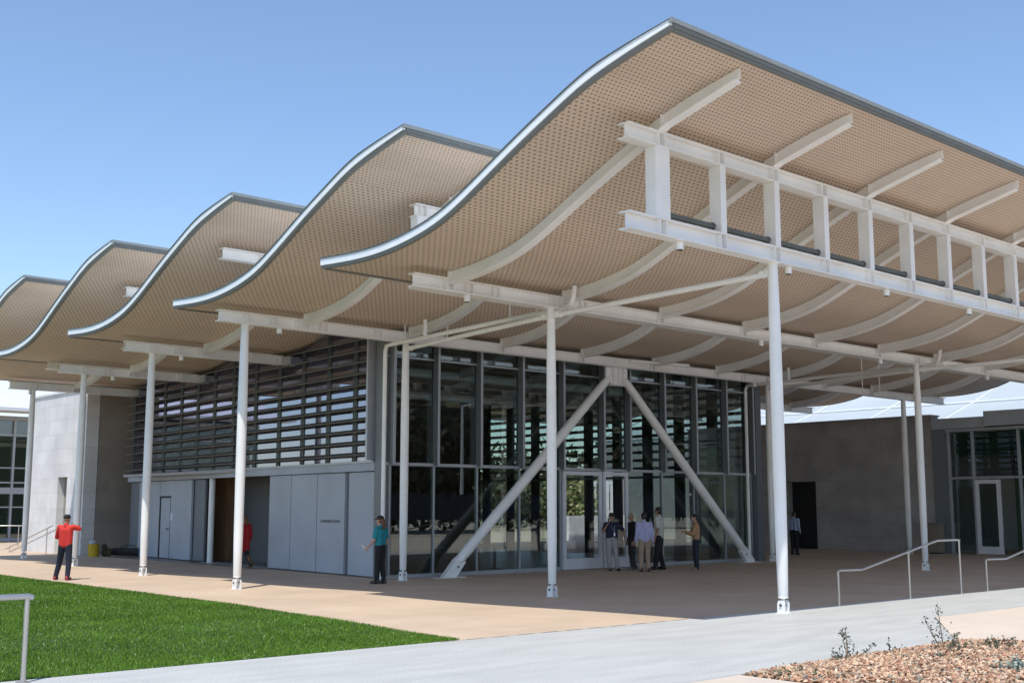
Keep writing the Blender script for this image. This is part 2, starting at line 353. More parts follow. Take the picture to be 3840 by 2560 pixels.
# clerestory trusses
TP = [12.91 + 1.418 * i for i in range(20)]
def ibeam(b, u0, u1, V, z0, z1, w=.11):
    b.box(u0, u1, V - .014, V + .014, z0 + .022, z1 - .022); b.box(u0 - .035, u1, V - w, V + w, z0, z0 + .021); b.box(u0 - .035, u1, V - w, V + w, z1 - .021, z1)
def truss(n):
    V = peak(n) + 1.74; u0 = {0: 12.2, 1: 12.75, 2: 11.95, 3: 12.35, 4: 12.6}[n]
    b = MB(); ibeam(b, u0, 41.2, V, 5.57, 5.835); ibeam(b, u0, 41.2, V, 6.91, 7.145)
    for U in TP:
        for d in (-.07, .07):
            b.box(U + d - .009, U + d + .009, V - .104, V + .104, 5.592, 5.813); b.box(U + d - .009, U + d + .009, V - .104, V + .104, 6.932, 7.123)
    t = b.build('clerestory_truss', M['white'], pav)
    if n > 2: return
    post0 = bar0 = None
    for i, U in enumerate(TP):
        if i == 0:
            MB().box(U - .16, U + .16, V - .1, V + .1, 5.837, 6.908).build('truss_post', M['white'], t)
        else:
            if post0 is None:
                pm = MB(); pm.box(U - .012, U + .012, V - .085, V + .085, 5.837, 6.908)
                for s in (-1, 1): pm.box(U - .068, U + .068, V + s * .098 - .012, V + s * .098 + .012, 5.837, 6.908)
                for s in (-1, 1): pm.box(U - .066, U - .056, V - .085, V + .085, 5.837, 6.908) if s < 0 else None
                post0 = pm.build('truss_post', M['white'], t); pu = U
            else:
                c = post0.copy(); COL.objects.link(c); c.parent = t; c.location = (U - pu, 0, 0)
        if n == 0 and i < len(TP) - 1:
            W = TP[i + 1]
            bb = MB(); bb.tube([(U + (.2 if i == 0 else .12), V - .02, 5.925), (W - .20, V - .02, 5.925)], .047, 12)
            bb.tube([(W - .20, V - .02, 5.925), (W - .16, V - .02, 5.925)], .06, 12); bb.box(W - .26, W - .24, V - .05, V + .01, 5.837, 5.90)
            bb.build('light_bar', M['bar'], t, True)
    if n == 0:
        for U in (13.39, 16.15, 22.3, 19.2, 25.4):
            sp = MB(); sp.tube([(U, V, 5.565), (U, V, 5.45)], .055, 14); sp.tube([(U, V, 5.449), (U, V, 5.44)], .046, 14, 1); sp.build('spotlight', [M['white'], M['bar']], t, True)
    return t
for n in range(NW): truss(n)
for (U, n) in ((22.1, 0), (13.33, 0), (12.9, 1), (13.5, 2), (14.2, 3), (13.9, 4), (27.2, 0), (33, 0), (29.6, 1)):
    V = peak(n) + 6.66; sp = MB(); sp.tube([(U, V - .03, 5.41), (U, V - .03, 5.29)], .055, 14); sp.tube([(U, V - .03, 5.289), (U, V - .03, 5.28)], .045, 14, 1)
    sp.build('spotlight', [M['white'], M['bar']], pav, True)

# columns, each on a pinned clevis shoe
def column(U, V, top, r=.1, axis='U'):
    z0 = .27
    zs = [z0, z0 + .02, z0 + .7, 2.2, 3.6, top - .9, top - .25, top]; rs = [r * .72, r * .80, r * .93, r, r, r * .93, r * .82, r * .76]
    c = MB(); c.tube([(U, V, z) for z in zs], rs, 22); c.tube([(U, V, top - .012), (U, V, top + .005)], r * 1.15, 22)
    col = c.build('column', M['white'], pav, True)
    b = MB(); ax = (1, 0) if axis == 'U' else (0, 1)
    def pl(d):          # a shaped cheek plate
        P = [(-.068, 0.012), (.068, .012), (.068, .15), (.045, .2), (-.045, .2), (-.068, .15)]
        b.prism([(U + ax[1] * p[0] + ax[0] * (d - .013), V + ax[0] * p[0] + ax[1] * (d - .013), p[1]) for p in P], (ax[0] * .026, ax[1] * .026, 0))
    pl(-.055); pl(.055)
    b.box(U - .02, U + .02, V - .02, V + .02, .10, .275) ; b.tube([(U, V, .235), (U, V, .268)], r * .8, 20)
    b.box(U - .085, U + .085, V - .085, V + .085, .001, .011)
    k = b.build('base_shoe', M['white'], col)
    p = MB(); p.tube([(U - ax[0] * .085, V - ax[1] * .085, .13), (U + ax[0] * .085, V + ax[1] * .085, .13)], .022, 12); p.build('hinge_pin', M['bar'], col, True)
    return col
V1, V2 = peak(0) + 6.66, peak(1) + 6.66
COLS = [(15.72, 11.1, 5.565, .1), (29.9, 11.1, 5.565, .1), (15.45, V1, 5.41, .093), (29.05, V1, 5.41, .093), (16.28, V2, 5.41, .095), (30.32, V2, 5.41, .095),
        (12.1, V2, 5.41, .1), (12.74, peak(2) + 6.66, 5.41, .1), (13.36, peak(3) + 6.66, 5.41, .1), (14.0, peak(4) + 6.66, 5.41, .1), (38.4, V2, 5.41, .1)]
for c in COLS: column(*c)
# tie tubes in the post lines, with eye ends
def tie(p, q, r=.05):
    b = MB(); p, q = Vector(p), Vector(q); d = (q - p).normalized()
    b.tube([p + d * .16, p + d * .24, q - d * .24, q - d * .16], [r * .6, r, r, r * .6], 14)
    for e, s in ((p, 1), (q, -1)):
        b.obox(e + d * s * .1, d * .1, d.cross(Vector((0, 0, 1))).normalized() * .014, (0, 0, .055))
        b.tube([e + d * s * .13 + d.cross(Vector((0, 0, 1))).normalized() * .05, e + d * s * .13 - d.cross(Vector((0, 0, 1))).normalized() * .05], .06, 12)
    b.build('tie_tube', M['white'], pav, True)
for a in ((15.72, 11.17, 5.41, 15.45, V1 - .08, 5.27), (15.45, V1 + .08, 5.27, 16.28, V2 - .08, 5.27), (29.9, 11.17, 5.41, 29.05, V1 - .08, 5.27), (29.05, V1 + .08, 5.27, 30.32, V2 - .08, 5.27)):
    tie(a[:3], a[3:])
for u, s in ((15.55, 0), (29.35, 14)):
    b = MB(); b.tube([(u, V1 - .55, 5.80), (u, V1 - .5, 5.56), (u + .02, V1 - .42, 5.45), (u + .08, V1 - .2, 5.415), (u + .51, V2 + .30, 5.385), (u + .52, V2 + .46, 5.37), (u + .525, V2 + .52, 5.25), (u + .525, V2 + .52, .02)], .05, 12)
    b.tube([(u + .36, V2 - 1.2, 5.78), (u + .36, V2 - 1.2, 5.41)], .045, 12)
    b.build('rain_pipe', M['white'], pav, True)
for (u, v, z) in ((15.9, 16.9, 5.38), (16.35, 18.2, 5.39), (16.0, 21.4, 5.40), (16.6, 20.6, 5.39), (30.6, 18.6, 5.3), (31.2, 18.4, 5.3)):
    MB().tube([(u, v, sof(min(max(v - peak(1), 0), 8.1)) if v > peak(1) + 1 else sof(v - peak(0))), (u, v, z - .35 if z < 5.35 else z)], .014, 8).build('hanger_rod', M['white'], pav)
# V struts before the glass front
VSY = 21.86
node = (23.55, VSY, 5.2)
for foot, s in ((17.72, -1), (29.3, 1)):
    top = Vector((node[0] + s * .30, VSY, 5.12)); base = Vector((foot, VSY, .12)); d = (base - top).normalized()
    b = MB(); b.tube([top, top + d * .3, top + d * 3, base - d * .75, base - d * .42, base - d * .36], [.085, .11, .128, .128, .11, .085], 20)
    st = b.build('diagonal_strut', M['white'], pav, True)
    f = MB()
    for e in (-.05, .05):
        f.prism([(base.x + d.x * .3 * 1, VSY + e - .013, .014), (base.x - d.x * .25, VSY + e - .013, .014), (base.x - d.x * .62, VSY + e - .013, .35), (base.x - d.x * .42, VSY + e - .013, .52), (base.x - d.x * .2, VSY + e - .013, .42)], (0, .026, 0))
    f.box(base.x - .42, base.x + .42, VSY - .13, VSY + .13, .001, .013)
    f.build('foot_plate', M['white'], st)
    MB().tube([(base.x - d.x * .3, VSY - .08, .25), (base.x - d.x * .3, VSY + .08, .25)], .026, 12).build('hinge_pin', M['bar'], st, True)
b = MB(); b.prism([(node[0] - .42, VSY - .03, 5.41), (node[0] + .42, VSY - .03, 5.41), (node[0] + .42, VSY - .03, 5.12), (node[0] + .2, VSY - .03, 4.93), (node[0] - .2, VSY - .03, 4.93), (node[0] - .42, VSY - .03, 5.12)], (0, .06, 0))
for d in (-.2, .05, .2): b.box(node[0] + d - .012, node[0] + d + .012, VSY - .12, VSY + .12, 4.95, 5.41)
b.box(node[0] - .3, node[0] + .3, VSY - .13, VSY + .13, 4.915, 4.94)
b.build('strut_bracket', M['white'], pav)
MB().tube([(node[0] + .35, VSY - .2, 5.62), (node[0] + 2.3, VSY - .65, 5.60)], .05, 12).build('brace_tube', M['white'], pav, True)

# ------------------------------------------------------------------ glass front (faces the camera side)
GV = 22.36; ZT = 2.64; ZH = 5.17; ZTOP = 5.77
FU = [16.3, 17.61, 18.97, 20.39, 21.85, 23.39, 24.45, 25.93, 27.35, 28.80, 30.12]
def panebox(u0, u1, z0, z1, m='glass', V=GV):
    return MB().box(u0, u1, V - .012, V + .012, z0, z1).build('glass_pane', M[m], pav)
for i in range(len(FU) - 1):
    u0, u1 = FU[i] + .025, FU[i + 1] - .025
    panebox(u0, u1, ZT + .04, ZH - .025); panebox(u0, u1, ZH + .025, ZTOP - .05)
    if not (21.8 < FU[i] < 24.4): panebox(u0, u1, .1, ZT - .04)
for i, U in enumerate(FU):
    b = MB()
    b.box(U - .03, U + .03, GV - .20, GV - .020, ZT - .02, ZTOP - .03, 0); b.box(U - .024, U + .024, GV - .019, GV + .06, ZT - .02, ZTOP - .03, 0)
    b.box(U - .034, U + .034, GV - .212, GV - .201, ZT - .02, ZTOP - .03, 1)
    b.box(U - .02, U + .02, GV - .045, GV + .05, .03, ZT - .021, 1)
    b.build('mullion', [M['mull'], M['alu']], pav)
b = MB(); b.box(16.2, 30.2, GV - .06, GV + .05, ZT - .035, ZT + .035); b.box(16.2, 30.2, GV - .035, GV + .04, ZH - .022, ZH + .022)
b.build('transom', M['alu'], pav); MB().box(16.2, 21.83, GV - .05, GV + .05, .002, .09).build('sill', M['alu'], pav); MB().box(24.47, 30.2, GV - .05, GV + .05, .002, .09).build('sill', M['alu'], pav)
MB().box(16.2, 30.2, GV - .04, GV + .05, ZTOP - .048, ZTOP + .0).build('head_rail', M['mull'], pav)
for u0, u1, hs in ((21.9, 23.36, 1), (23.42, 24.42, -1)):
    b = MB(); z1 = 2.585
    b.box(u0, u0 + .1, GV - .1, GV - .03, .02, z1); b.box(u1 - .1, u1, GV - .1, GV - .03, .02, z1); b.box(u0 + .1, u1 - .1, GV - .1, GV - .03, z1 - .1, z1); b.box(u0 + .1, u1 - .1, GV - .1, GV - .03, .02, .30)
    d = b.build('entrance_door', M['lalu'], pav)
    MB().box(u0 + .1, u1 - .1, GV - .075, GV - .05, .301, z1 - .101).build('glass_pane', M['glass_c'], d)
    hx = u1 - .05 if hs > 0 else u0 + .05
    h = MB(); h.tube([(hx, GV - .17, .75), (hx, GV - .17, 1.25)], .014, 8)
    for z in (.8, 1.2): h.tube([(hx, GV - .17, z), (hx, GV - .1, z)], .01, 8)
    h.build('handle', M['steel'], d, True)
# corner posts
b = MB(); b.box(16.2, 16.36, GV - .02, GV + .42, .0, 5.75); b.build('corner_post', M['mull'], pav)
b = MB(); b.box(30.22, 30.5, GV - .2, GV + .25, .0, 5.75); b.build('corner_post', M['panel2'], pav)

# ------------------------------------------------------------------ louvred side wall, slightly skewed in plan
WP = Vector((16.33, 22.9, 0)); WD = Vector((1.26, 15.7, 0)).normalized(); WN = Vector((-WD.y, WD.x, 0)); WLEN = 16.4
def W(s, o, z): return WP + WD * s + WN * o + Vector((0, 0, z))
def wbox(b, s0, s1, o0, o1, z0, z1, mi=0):
    return b.obox(W((s0 + s1) / 2, (o0 + o1) / 2, (z0 + z1) / 2), WD * (s1 - s0) / 2, WN * (o1 - o0) / 2, (0, 0, (z1 - z0) / 2), mi)
def wtop(s): return low(W(s, 0, 0).y) - .02
MU = [.13, 1.036, 2.387, 3.775, 5.16, 6.65, 8.137, 9.50, 10.77, 12.1, 13.5, 14.9, 16.3]
for i, s in enumerate(MU):
    wbox(MB(), s - .1, s + .1, -.06, .02, 2.73, wtop(s) - .03).build('screen_mullion', M['smull'], pav)
for i in range(len(MU) - 1):
    s0, s1 = MU[i] + .1, MU[i + 1] - .1; ss = np.linspace(s0, s1, 9)
    b = MB(); b.prism([W(s0, -.02, 2.74), W(s1, -.02, 2.74)] + [W(s, -.02, wtop(s)) for s in ss[::-1]], WN * .02)
    b.build('window_pane', M['glass_l'], pav)
zz = 2.90; rows = 0
while zz < 7.2:
    run = []; ss = np.linspace(.05, WLEN, 330)
    for s in ss:
        if wtop(s) > zz + .06 and min(wtop(min(s + .05, WLEN)), wtop(max(s - .05, 0))) > zz + .06: run.append(s)
        else:
            if len(run) > 14:
                b = MB(); c = W((run[0] + run[-1]) / 2, .17, zz); b.obox(c, WD * (run[-1] - run[0]) / 2, (WN * .09 + Vector((0, 0, -.035))), Vector((0, 0, .012)) + WN * .004); b.build('louvre_slat', M['slat'], pav)
            run = []
    if len(run) > 14:
        b = MB(); c = W((run[0] + run[-1]) / 2, .17, zz); b.obox(c, WD * (run[-1] - run[0]) / 2, (WN * .09 + Vector((0, 0, -.035))), Vector((0, 0, .012)) + WN * .004); b.build('louvre_slat', M['slat'], pav)
    zz += .277
wbox(MB(), -.02, .06, -.02, .28, 2.74, 5.72).build('screen_end_frame', M['alu'], pav)
b = MB(); wbox(b, -.1, WLEN, -.08, .12, 2.49, 2.68, 0); wbox(b, -.1, WLEN, -.08, .16, 2.681, 2.725, 1); b.build('header_band', [M['panel'], M['alu']], pav)
for s0, s1, m, o in ((.02, 1.20, 'panel', .04), (1.38, 2.78, 'panel', .06), (2.81, 4.22, 'panel', .06), (4.25, 5.5, 'panel', .06), (10.05, 10.86, 'panel2', -.02), (10.9, 12.55, 'panel', .06), (13.55, 15.4, 'panel', .05), (15.42, 16.35, 'panel2', .0)):
    b = MB(); wbox(b, s0, s1, o - .07, o, .03, 2.47); b.build('folding_panel', M[m], pav)
wbox(MB(), 1.21, 1.37, -.06, -.01, .02, 2.47).build('panel_gap', M['panel2'], pav)
b = MB(); wbox(b, 12.57, 13.53, -.02, .045, 1.99, 2.47, 0); wbox(b, 12.57, 12.62, -.02, .05, .02, 1.985, 1); wbox(b, 13.48, 13.53, -.02, .05, .02, 1.985, 1); wbox(b, 12.621, 13.479, -.02, .05, 1.94, 1.985, 1); b.build('door_surround', [M['panel'], M['lin']], pav)
d = MB(); wbox(d, 12.64, 13.46, -.02, .03, .03, 1.93); d = d.build('side_door', M['panel'], pav)
h = MB(); h.tube([W(12.74, .03, .95), W(12.74, .075, .95), W(12.86, .08, .95)], .014, 8); h.build('handle', M['lin'], d)
wbox(MB(), 12.40, 12.53, .062, .068, 1.22, 1.45).build('door_notice', M['paper'], pav)
MB().tube([W(9.72, -.1, .0), W(9.72, -.1, 2.5)], .09, 18).build('thin_post', M['white'], pav, True)
wbox(MB(), 5.5, 10.0, -.3, .1, .0015, .012).build('threshold', M['alu'], pav)
# lettering on the panel
cu = bpy.data.curves.new('lettering', 'FONT'); cu.body = 'COMMUNITY ROOM'; cu.size = .108; cu.extrude = .004; cu.align_x = 'CENTER'
to = bpy.data.objects.new('lettering', cu); COL.objects.link(to)
bpy.context.view_layer.update()
tm = bpy.data.meshes.new_from_object(to.evaluated_get(bpy.context.evaluated_depsgraph_get())); bpy.data.objects.remove(to)
c0 = W(2.08, .066, 1.255) - Vector(pav.location)
mtx = Matrix(((-WD.x, 0, WN.x, c0.x), (-WD.y, 0, WN.y, c0.y), (0, 1, 0, c0.z), (0, 0, 0, 1))); tm.transform(mtx)
tm.materials.clear(); tm.materials.append(M['mull']); lo = bpy.data.objects.new('lettering', tm); COL.objects.link(lo); lo.parent = pav

# ------------------------------------------------------------------ far sides and inside of the pavilion
def sidewall():
    U = 30.42; vs = [22.62 + 1.4 * i for i in range(12)]
    for i, v in enumerate(vs):
        MB().box(U - .05, U + .03, v - .2, v + .2, .02, low(v) - .04).build('mullion', M['smull'], pav)
        if i < 11:
            ss = np.linspace(v + .2, vs[i + 1] - .2, 7)
            MB().prism([(U, v + .2, .1), (U, vs[i + 1] - .2, .1)] + [(U, s, low(s) - .03) for s in ss[::-1]], (.02, 0, 0)).build('glass_pane', M['glass_c'], pav)
    b = MB()
    b.box(U - .06, U + .05, 22.6, 38.0, 2.6, 2.68); b.build('transom', M['alu'], pav)
    for k in range(10):
        z = 2.95 + .277 * k; b = MB(); b.obox((U + .17, 30.3, z), (0, 7.7, 0), (.1, 0, -.035), (0, 0, .012)); b.build('louvre_slat', M['slat'], pav)
sidewall()
MB().box(17.75, 30.4, 38.2, 38.35, .0, 5.75).build('interior_wall', M['dwood'], pav)
MB().box(16.5, 30.4, 22.42, 38.2, .001, .006).build('interior_floor', M['floor'], pav)
b = MB(); b.box(18.2, 18.6, 33.5, 35.4, .006, 2.6); b.build('timber_partition', M['wood'], pav)
b = MB(); b.box(18.3, 18.5, 27.0, 33.2, .35, 2.6); b.box(18.27, 18.5, 27.0, 33.2, .006, .349); b.build('grey_partition', M['dgrey'], pav)
MB().box(23.2, 28.2, 33.0, 33.2, .006, 5.2).build('timber_partition', M['dwood'], pav)
b = MB(); b.box(16.75, 19.6, 23.3, 37.9, 2.62, 2.70); b.build('inner_ceiling', M['inwall'], pav)
tb = []
for i, (u, v) in enumerate(((18.4, 24.0), (20.6, 24.1), (26.0, 24.2), (28.4, 24.4))):
    t = thing('table', ['dark meeting table behind the lower glass nearest the left corner column', 'dark meeting table behind the glass left of the entrance door', 'dark meeting table behind the glass just right of the entrance door', 'dark meeting table behind the glass near the right foot of the strut'][i], 'table', (u, v, .006), 0, 'tables inside the pavilion')
    MB().box(u - .7, u + .7, v - .35, v + .35, .60, .635).build('table_top', M['table'], t)
    for du in (-.5, .5):
        l = MB(); l.box(u + du - .03, u + du + .03, v - .03, v + .03, .03, .6); l.box(u + du - .03, u + du + .03, v - .3, v + .3, .008, .03); l.build('leg', M['ltable'], t)

# ------------------------------------------------------------------ ground
def slab(name, poly, z, m, base=-.3):
    return struct(name, MB().prism([(p[0], p[1], base) for p in poly], (0, 0, z - base)), m)
g = MB(); g.add([(-500, -500, -.31), (500, -500, -.31), (500, 500, -.31), (-500, 500, -.31)], [(0, 1, 2, 3)]); struct('ground', g, M['ground'])
LPTS = [(9.60, 11.66), (9.95, 15), (10.2, 18.5), (10.26, 23), (10.26, 46)]      # lawn edge, bowed a little
def lawn_edge(v): return np.interp(v, [p[1] for p in LPTS], [p[0] for p in LPTS])
def pathline(u): return 11.66 - .03 * (u - 9.6) if u < 13 else 11.56 - (u - 13) * .018
slab('plaza', [(9.61, pathline(9.6)), (13, pathline(13)), (24, pathline(24)), (75, 10.9), (75, 90), (-30, 90), (-30, 46.01)] + [(p[0] + .01, p[1]) for p in LPTS[:0:-1]], 0., M['plaza'])
slab('lawn', [(-30, pathline(-30))] + LPTS + [(-30, 46)], .0, M['soil'])
TT = (16.9, 9.22); TB = (14.15, 7.44)
slab('path', [(-40, 7.42), (9.74, 7.42), (13.65, 7.44), TB, TT, (75, 8.6), (75, 10.89), (24, pathline(24) - .01), (13, pathline(13) - .01), (9.6, pathline(9.6) - .01), (-40, pathline(-40) - .01)], 0.0, M['path'])
slab('kerb_strip', [(9.3, pathline(9.3) - .075), (14.4, pathline(14.4) - .075), (14.4, pathline(14.4) - .03), (9.3, pathline(9.3) - .03)], .004, M['strip'])
slab('side_paving', [(-40, -60), (9.72, -60), (9.72, 7.41), (-40, 7.41)], .0, M['tan2'])
slab('side_paving', [TB, (14.3, 6.4), (14.6, -60), (75, -60), (75, 8.59), (TT[0] + .02, TT[1] - .012)], .0, M['tan2'])
slab('planting_bed', [(9.73, 7.41), (13.65, 7.43), (14.13, 7.43), (14.28, 6.4), (14.58, -60), (9.73, -60)], -.01, M['earth'])

# lawn blades
def lawn_blades():
    n = 430000
    d = rng.uniform(0, 1, n); V = 11.4 + 20 * d ** 1.7; U = lawn_edge(V) - rng.uniform(-.004, 1, n) * np.where(V < 16, 9.5, 6.5)
    keep = (V > 11.66 - .03 * (U - 9.6)) & (U > .30 * V - 1.2)
    U, V = U[keep], V[keep]; n = len(U); dist = np.hypot(U, V)
    h = rng.uniform(.016, .034, n) * (1 + .25 * np.sin(U * 2.1) * np.cos(V * 1.7)); w = .0018 + dist * .00014; a = rng.uniform(0, np.pi, n); lean = rng.normal(0, .45, (n, 2)) * h[:, None]
    dx, dy = np.cos(a) * w, np.sin(a) * w; z0 = np.zeros(n)
    co = np.stack([np.stack([U - dx, V - dy, z0], 1), np.stack([U + dx, V + dy, z0], 1), np.stack([U + lean[:, 0], V + lean[:, 1], h], 1)], 1).reshape(-1, 3)
    f = np.arange(3 * n).reshape(n, 3); p = rng.uniform(0, 1, n); mi = np.where(p < .42, 0, np.where(p < .72, 1, np.where(p < .978, 2, 3)))
    o = bpy.data.objects.new('grass', rawmesh('grass', co, f, M['grass'], mi)); COL.objects.link(o)
    tag(o, 'short mown green grass covering the lawn', 'grass', kind='stuff')
lawn_blades()
def mulch():
    n = 15000; U = rng.uniform(9.76, 14.3, n); V = 7.40 - rng.uniform(0, 1, n) ** 1.2 * 3.4
    k = (U < 14.12 + (7.43 - V) * .12) & (V < 7.4); U, V = U[k], V[k]; n = len(U)
    mound = .05 * np.clip((7.4 - V) / .5, 0, 1) * np.clip((U - 9.76) / .4, 0, 1); z = -.01 + mound + rng.uniform(0, .028, n)
    a = rng.normal(size=(n, 3)); a[:, 2] *= .45; a /= np.linalg.norm(a, axis=1)[:, None]; b = np.cross(a, rng.normal(size=(n, 3)) * [.4, .4, 1]); b /= np.linalg.norm(b, axis=1)[:, None]; c = np.cross(a, b)
    l = rng.uniform(.012, .036, n)[:, None]; w = rng.uniform(.007, .017, n)[:, None]; t = rng.uniform(.002, .005, n)[:, None]
    C = np.stack([U, V, z], 1); vs = []
    for i in (-1, 1):
        for j in (-1, 1):
            for q in (-1, 1): vs.append(C + i * a * l + j * b * w + q * c * t)
    co = np.stack(vs, 1).reshape(-1, 3); F = np.array([(0, 1, 3, 2), (4, 6, 7, 5), (0, 4, 5, 1), (2, 3, 7, 6), (0, 2, 6, 4), (1, 5, 7, 3)])
    f = (np.arange(n)[:, None, None] * 8 + F[None]).reshape(-1, 4); mi = np.repeat(rng.choice(6, n, p=[.27, .24, .15, .16, .10, .08]), 6)
    o = bpy.data.objects.new('wood_chips', rawmesh('wood_chips', co, f, M['chip'], mi)); COL.objects.link(o)
    tag(o, 'tan and reddish wood chip mulch spread over the planting bed', 'mulch', kind='stuff')
    m = MB(); gx = np.linspace(9.74, 14.6, 30); gy = np.linspace(7.4, 3.5, 26)
mulch()

# ------------------------------------------------------------------ plants in the bed
def shrub(label, u, v, stems, lm, leaf=.03, per=26, spread=.3):
    t = thing('bed_plant', label, 'plant', (u, v, 0), 0, 'young shrubs in the planting bed'); per = int(per * 1.8)
    st = MB(); cs = []
    for (dx, dy, h) in stems:
        p0 = Vector((u + dx * .1, v + dy * .1, 0)); p1 = Vector((u + dx * .6, v + dy * .6, h * .55)); p2 = Vector((u + dx, v + dy, h))
        pts = [p0, p0.lerp(p1, .5) + Vector((0, 0, h * .04)), p1, p1.lerp(p2, .5), p2]; st.tube(pts, [.008, .007, .006, .004, .002], 6)
        for i in range(per):
            q = i / per; q = .12 + .88 * q; a = p0.lerp(p1, min(1, q * 2)) if q < .5 else p1.lerp(p2, q * 2 - 1)
            s = .05 * (1.1 - q) + .012; cs.append([a.x + random.gauss(0, s), a.y + random.gauss(0, s), max(.015, a.z + random.gauss(0, s))])
    st.build('stem', M['stem'], t)
    c = np.array(cs); co, f, mi = leaves(c - np.array([u, v, 0]), leaf * .62, 3, .5, .3)
    o = bpy.data.objects.new('foliage', rawmesh('foliage', co, f, lm, mi)); COL.objects.link(o); o.parent = t
shrub('straggly green shrub with one upright forked shoot at the front edge of the mulch bed', 11.35, 7.2, [(.35, .25, .33), (.27, .25, .30), (-.1, .12, .12), (.45, -.05, .16), (-.22, .05, .08)], M['sage'])
shrub('small low grey green sprig at the middle of the mulch bed edge', 12.05, 7.1, [(.02, .05, .17), (.1, -.05, .08), (-.08, 0, .07)], M['sage'], per=14)
shrub('tallest shrub in the mulch bed with two thin upright spikes', 12.75, 6.85, [(.07, .1, .56), (-.16, .15, .42), (.35, .05, .18), (.25, -.2, .13), (-.1, -.25, .1), (.5, .1, .2), (.1, -.1, .22)], M['sage'], per=30)
shrub('bushy dark green low plant at the far right end of the mulch bed', 13.5, 6.6, [(.1, .1, .14), (-.15, .05, .12), (.25, -.1, .12), (0, -.2, .1), (-.3, -.15, .1), (.35, .1, .1)], M['sage'], per=34)
shrub('silvery white leaved plant at the lower right of the mulch bed', 11.75, 5.55, [(.15, .1, .12), (-.1, .12, .1), (.2, -.1, .12), (0, -.2, .08), (-.2, -.1, .1), (.05, 0, .14)], M['silver'], leaf=.04, per=40)
shrub('low dark sprawling plant half buried in the mulch, left of the silvery one', 12.0, 6.35, [(.3, 0, .05), (-.3, .1, .06), (.1, .25, .06), (-.1, -.25, .05), (.4, -.2, .05)], M['sage'], per=26)
shrub('tiny olive weed by the pointed left tip of the mulch bed', 10.0, 7.05, [(.1, -.1, .06), (-.08, .05, .05), (.2, -.25, .05), (.05, -.35, .05)], M['leaf'], per=22)

# ------------------------------------------------------------------ handrails
def handrail(label, rail, posts, r=.021, loc=None, name='handrail'):
    t = thing(name, label, 'handrail', loc or (posts[0][0], posts[0][1], 0), 0, 'steel handrails')
    MB().tube(rail, r, 12).build('rail', M['steel'], t, True)
    for (u, v, z) in posts:
        p = MB(); p.tube([(u, v, .0), (u, v, z - r * .6)], r * .85, 12); p.tube([(u, v, .001), (u, v, .012)], r * 2.2, 14); p.build('post', M['steel'], t, True)
    return t
RV = 11.28
handrail('sloping three-post steel handrail at the plaza edge right of the tall front column', [(17.56, RV, .57), (17.6, RV, .585), (18.3, RV, .575), (18.45, RV, .60), (20.8, RV, 1.0), (20.95, RV, 1.02), (21.72, RV, 1.02), (21.77, RV, 1.0)], [(17.56, RV, .585), (19.86, RV, .845), (21.75, RV, 1.02)])
handrail('steel handrail cut off by the right edge of the picture', [(22.8, RV, .60), (22.85, RV, .615), (23.65, RV, .605), (23.8, RV, .63), (26.0, RV, 1.0), (26.2, RV, 1.02), (27.0, RV, 1.02)], [(22.8, RV, .61), (25.0, RV, .83), (26.98, RV, 1.02)])
handrail('near steel handrail standing at the lower left corner beside the lawn', [(2.2, 11.78, .80), (4.25, 11.62, .80), (4.29, 11.617, .785)], [(4.24, 11.62, .80), (2.5, 11.76, .80)], r=.03)
handrail('thin sloping double handrail against the sunlit stone wall behind the man in red', [(15.6, 45.2, .1), (16.0, 41.8, 1.0)], [(15.63, 44.9, .17), (15.95, 42.2, .9)], r=.02)
bpy.data.objects['handrail.003'].children[0]
t = bpy.data.objects['handrail.003']; MB().tube([(15.6, 44.8, .0), (16.0, 41.4, .88)], .02, 8).build('rail', M['steel'], t, True)
handrail('short pale handrail hoop in front of the glass building at the left edge', [(17.6, 52, 0), (17.6, 52, .85), (19.0, 51.2, .85), (19.0, 51.2, 0)], [(18.3, 51.6, .85)], r=.025)

# ------------------------------------------------------------------ neighbouring buildings
# left: stone block with sunlit flank and shaded end
t = thing('stone_block', 'pale stone clad block, flank sunlit and end wall shaded, at the far left', 'building', (16.8, 41, 0))
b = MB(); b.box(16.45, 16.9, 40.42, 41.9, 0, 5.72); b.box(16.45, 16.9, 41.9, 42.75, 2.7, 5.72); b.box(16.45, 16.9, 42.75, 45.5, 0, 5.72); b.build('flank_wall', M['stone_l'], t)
MB().box(16.92, 19.5, 40.42, 40.8, 0, 5.80).build('end_wall', M['stone_shade'], t)
MB().box(16.7, 16.86, 41.91, 42.74, 0.0, 2.69).build('recessed_door', M['stone_shade'], t)
MB().box(16.4, 17.0, 40.9, 45.55, 5.725, 5.80).build('coping', M['hazyroof'], t)
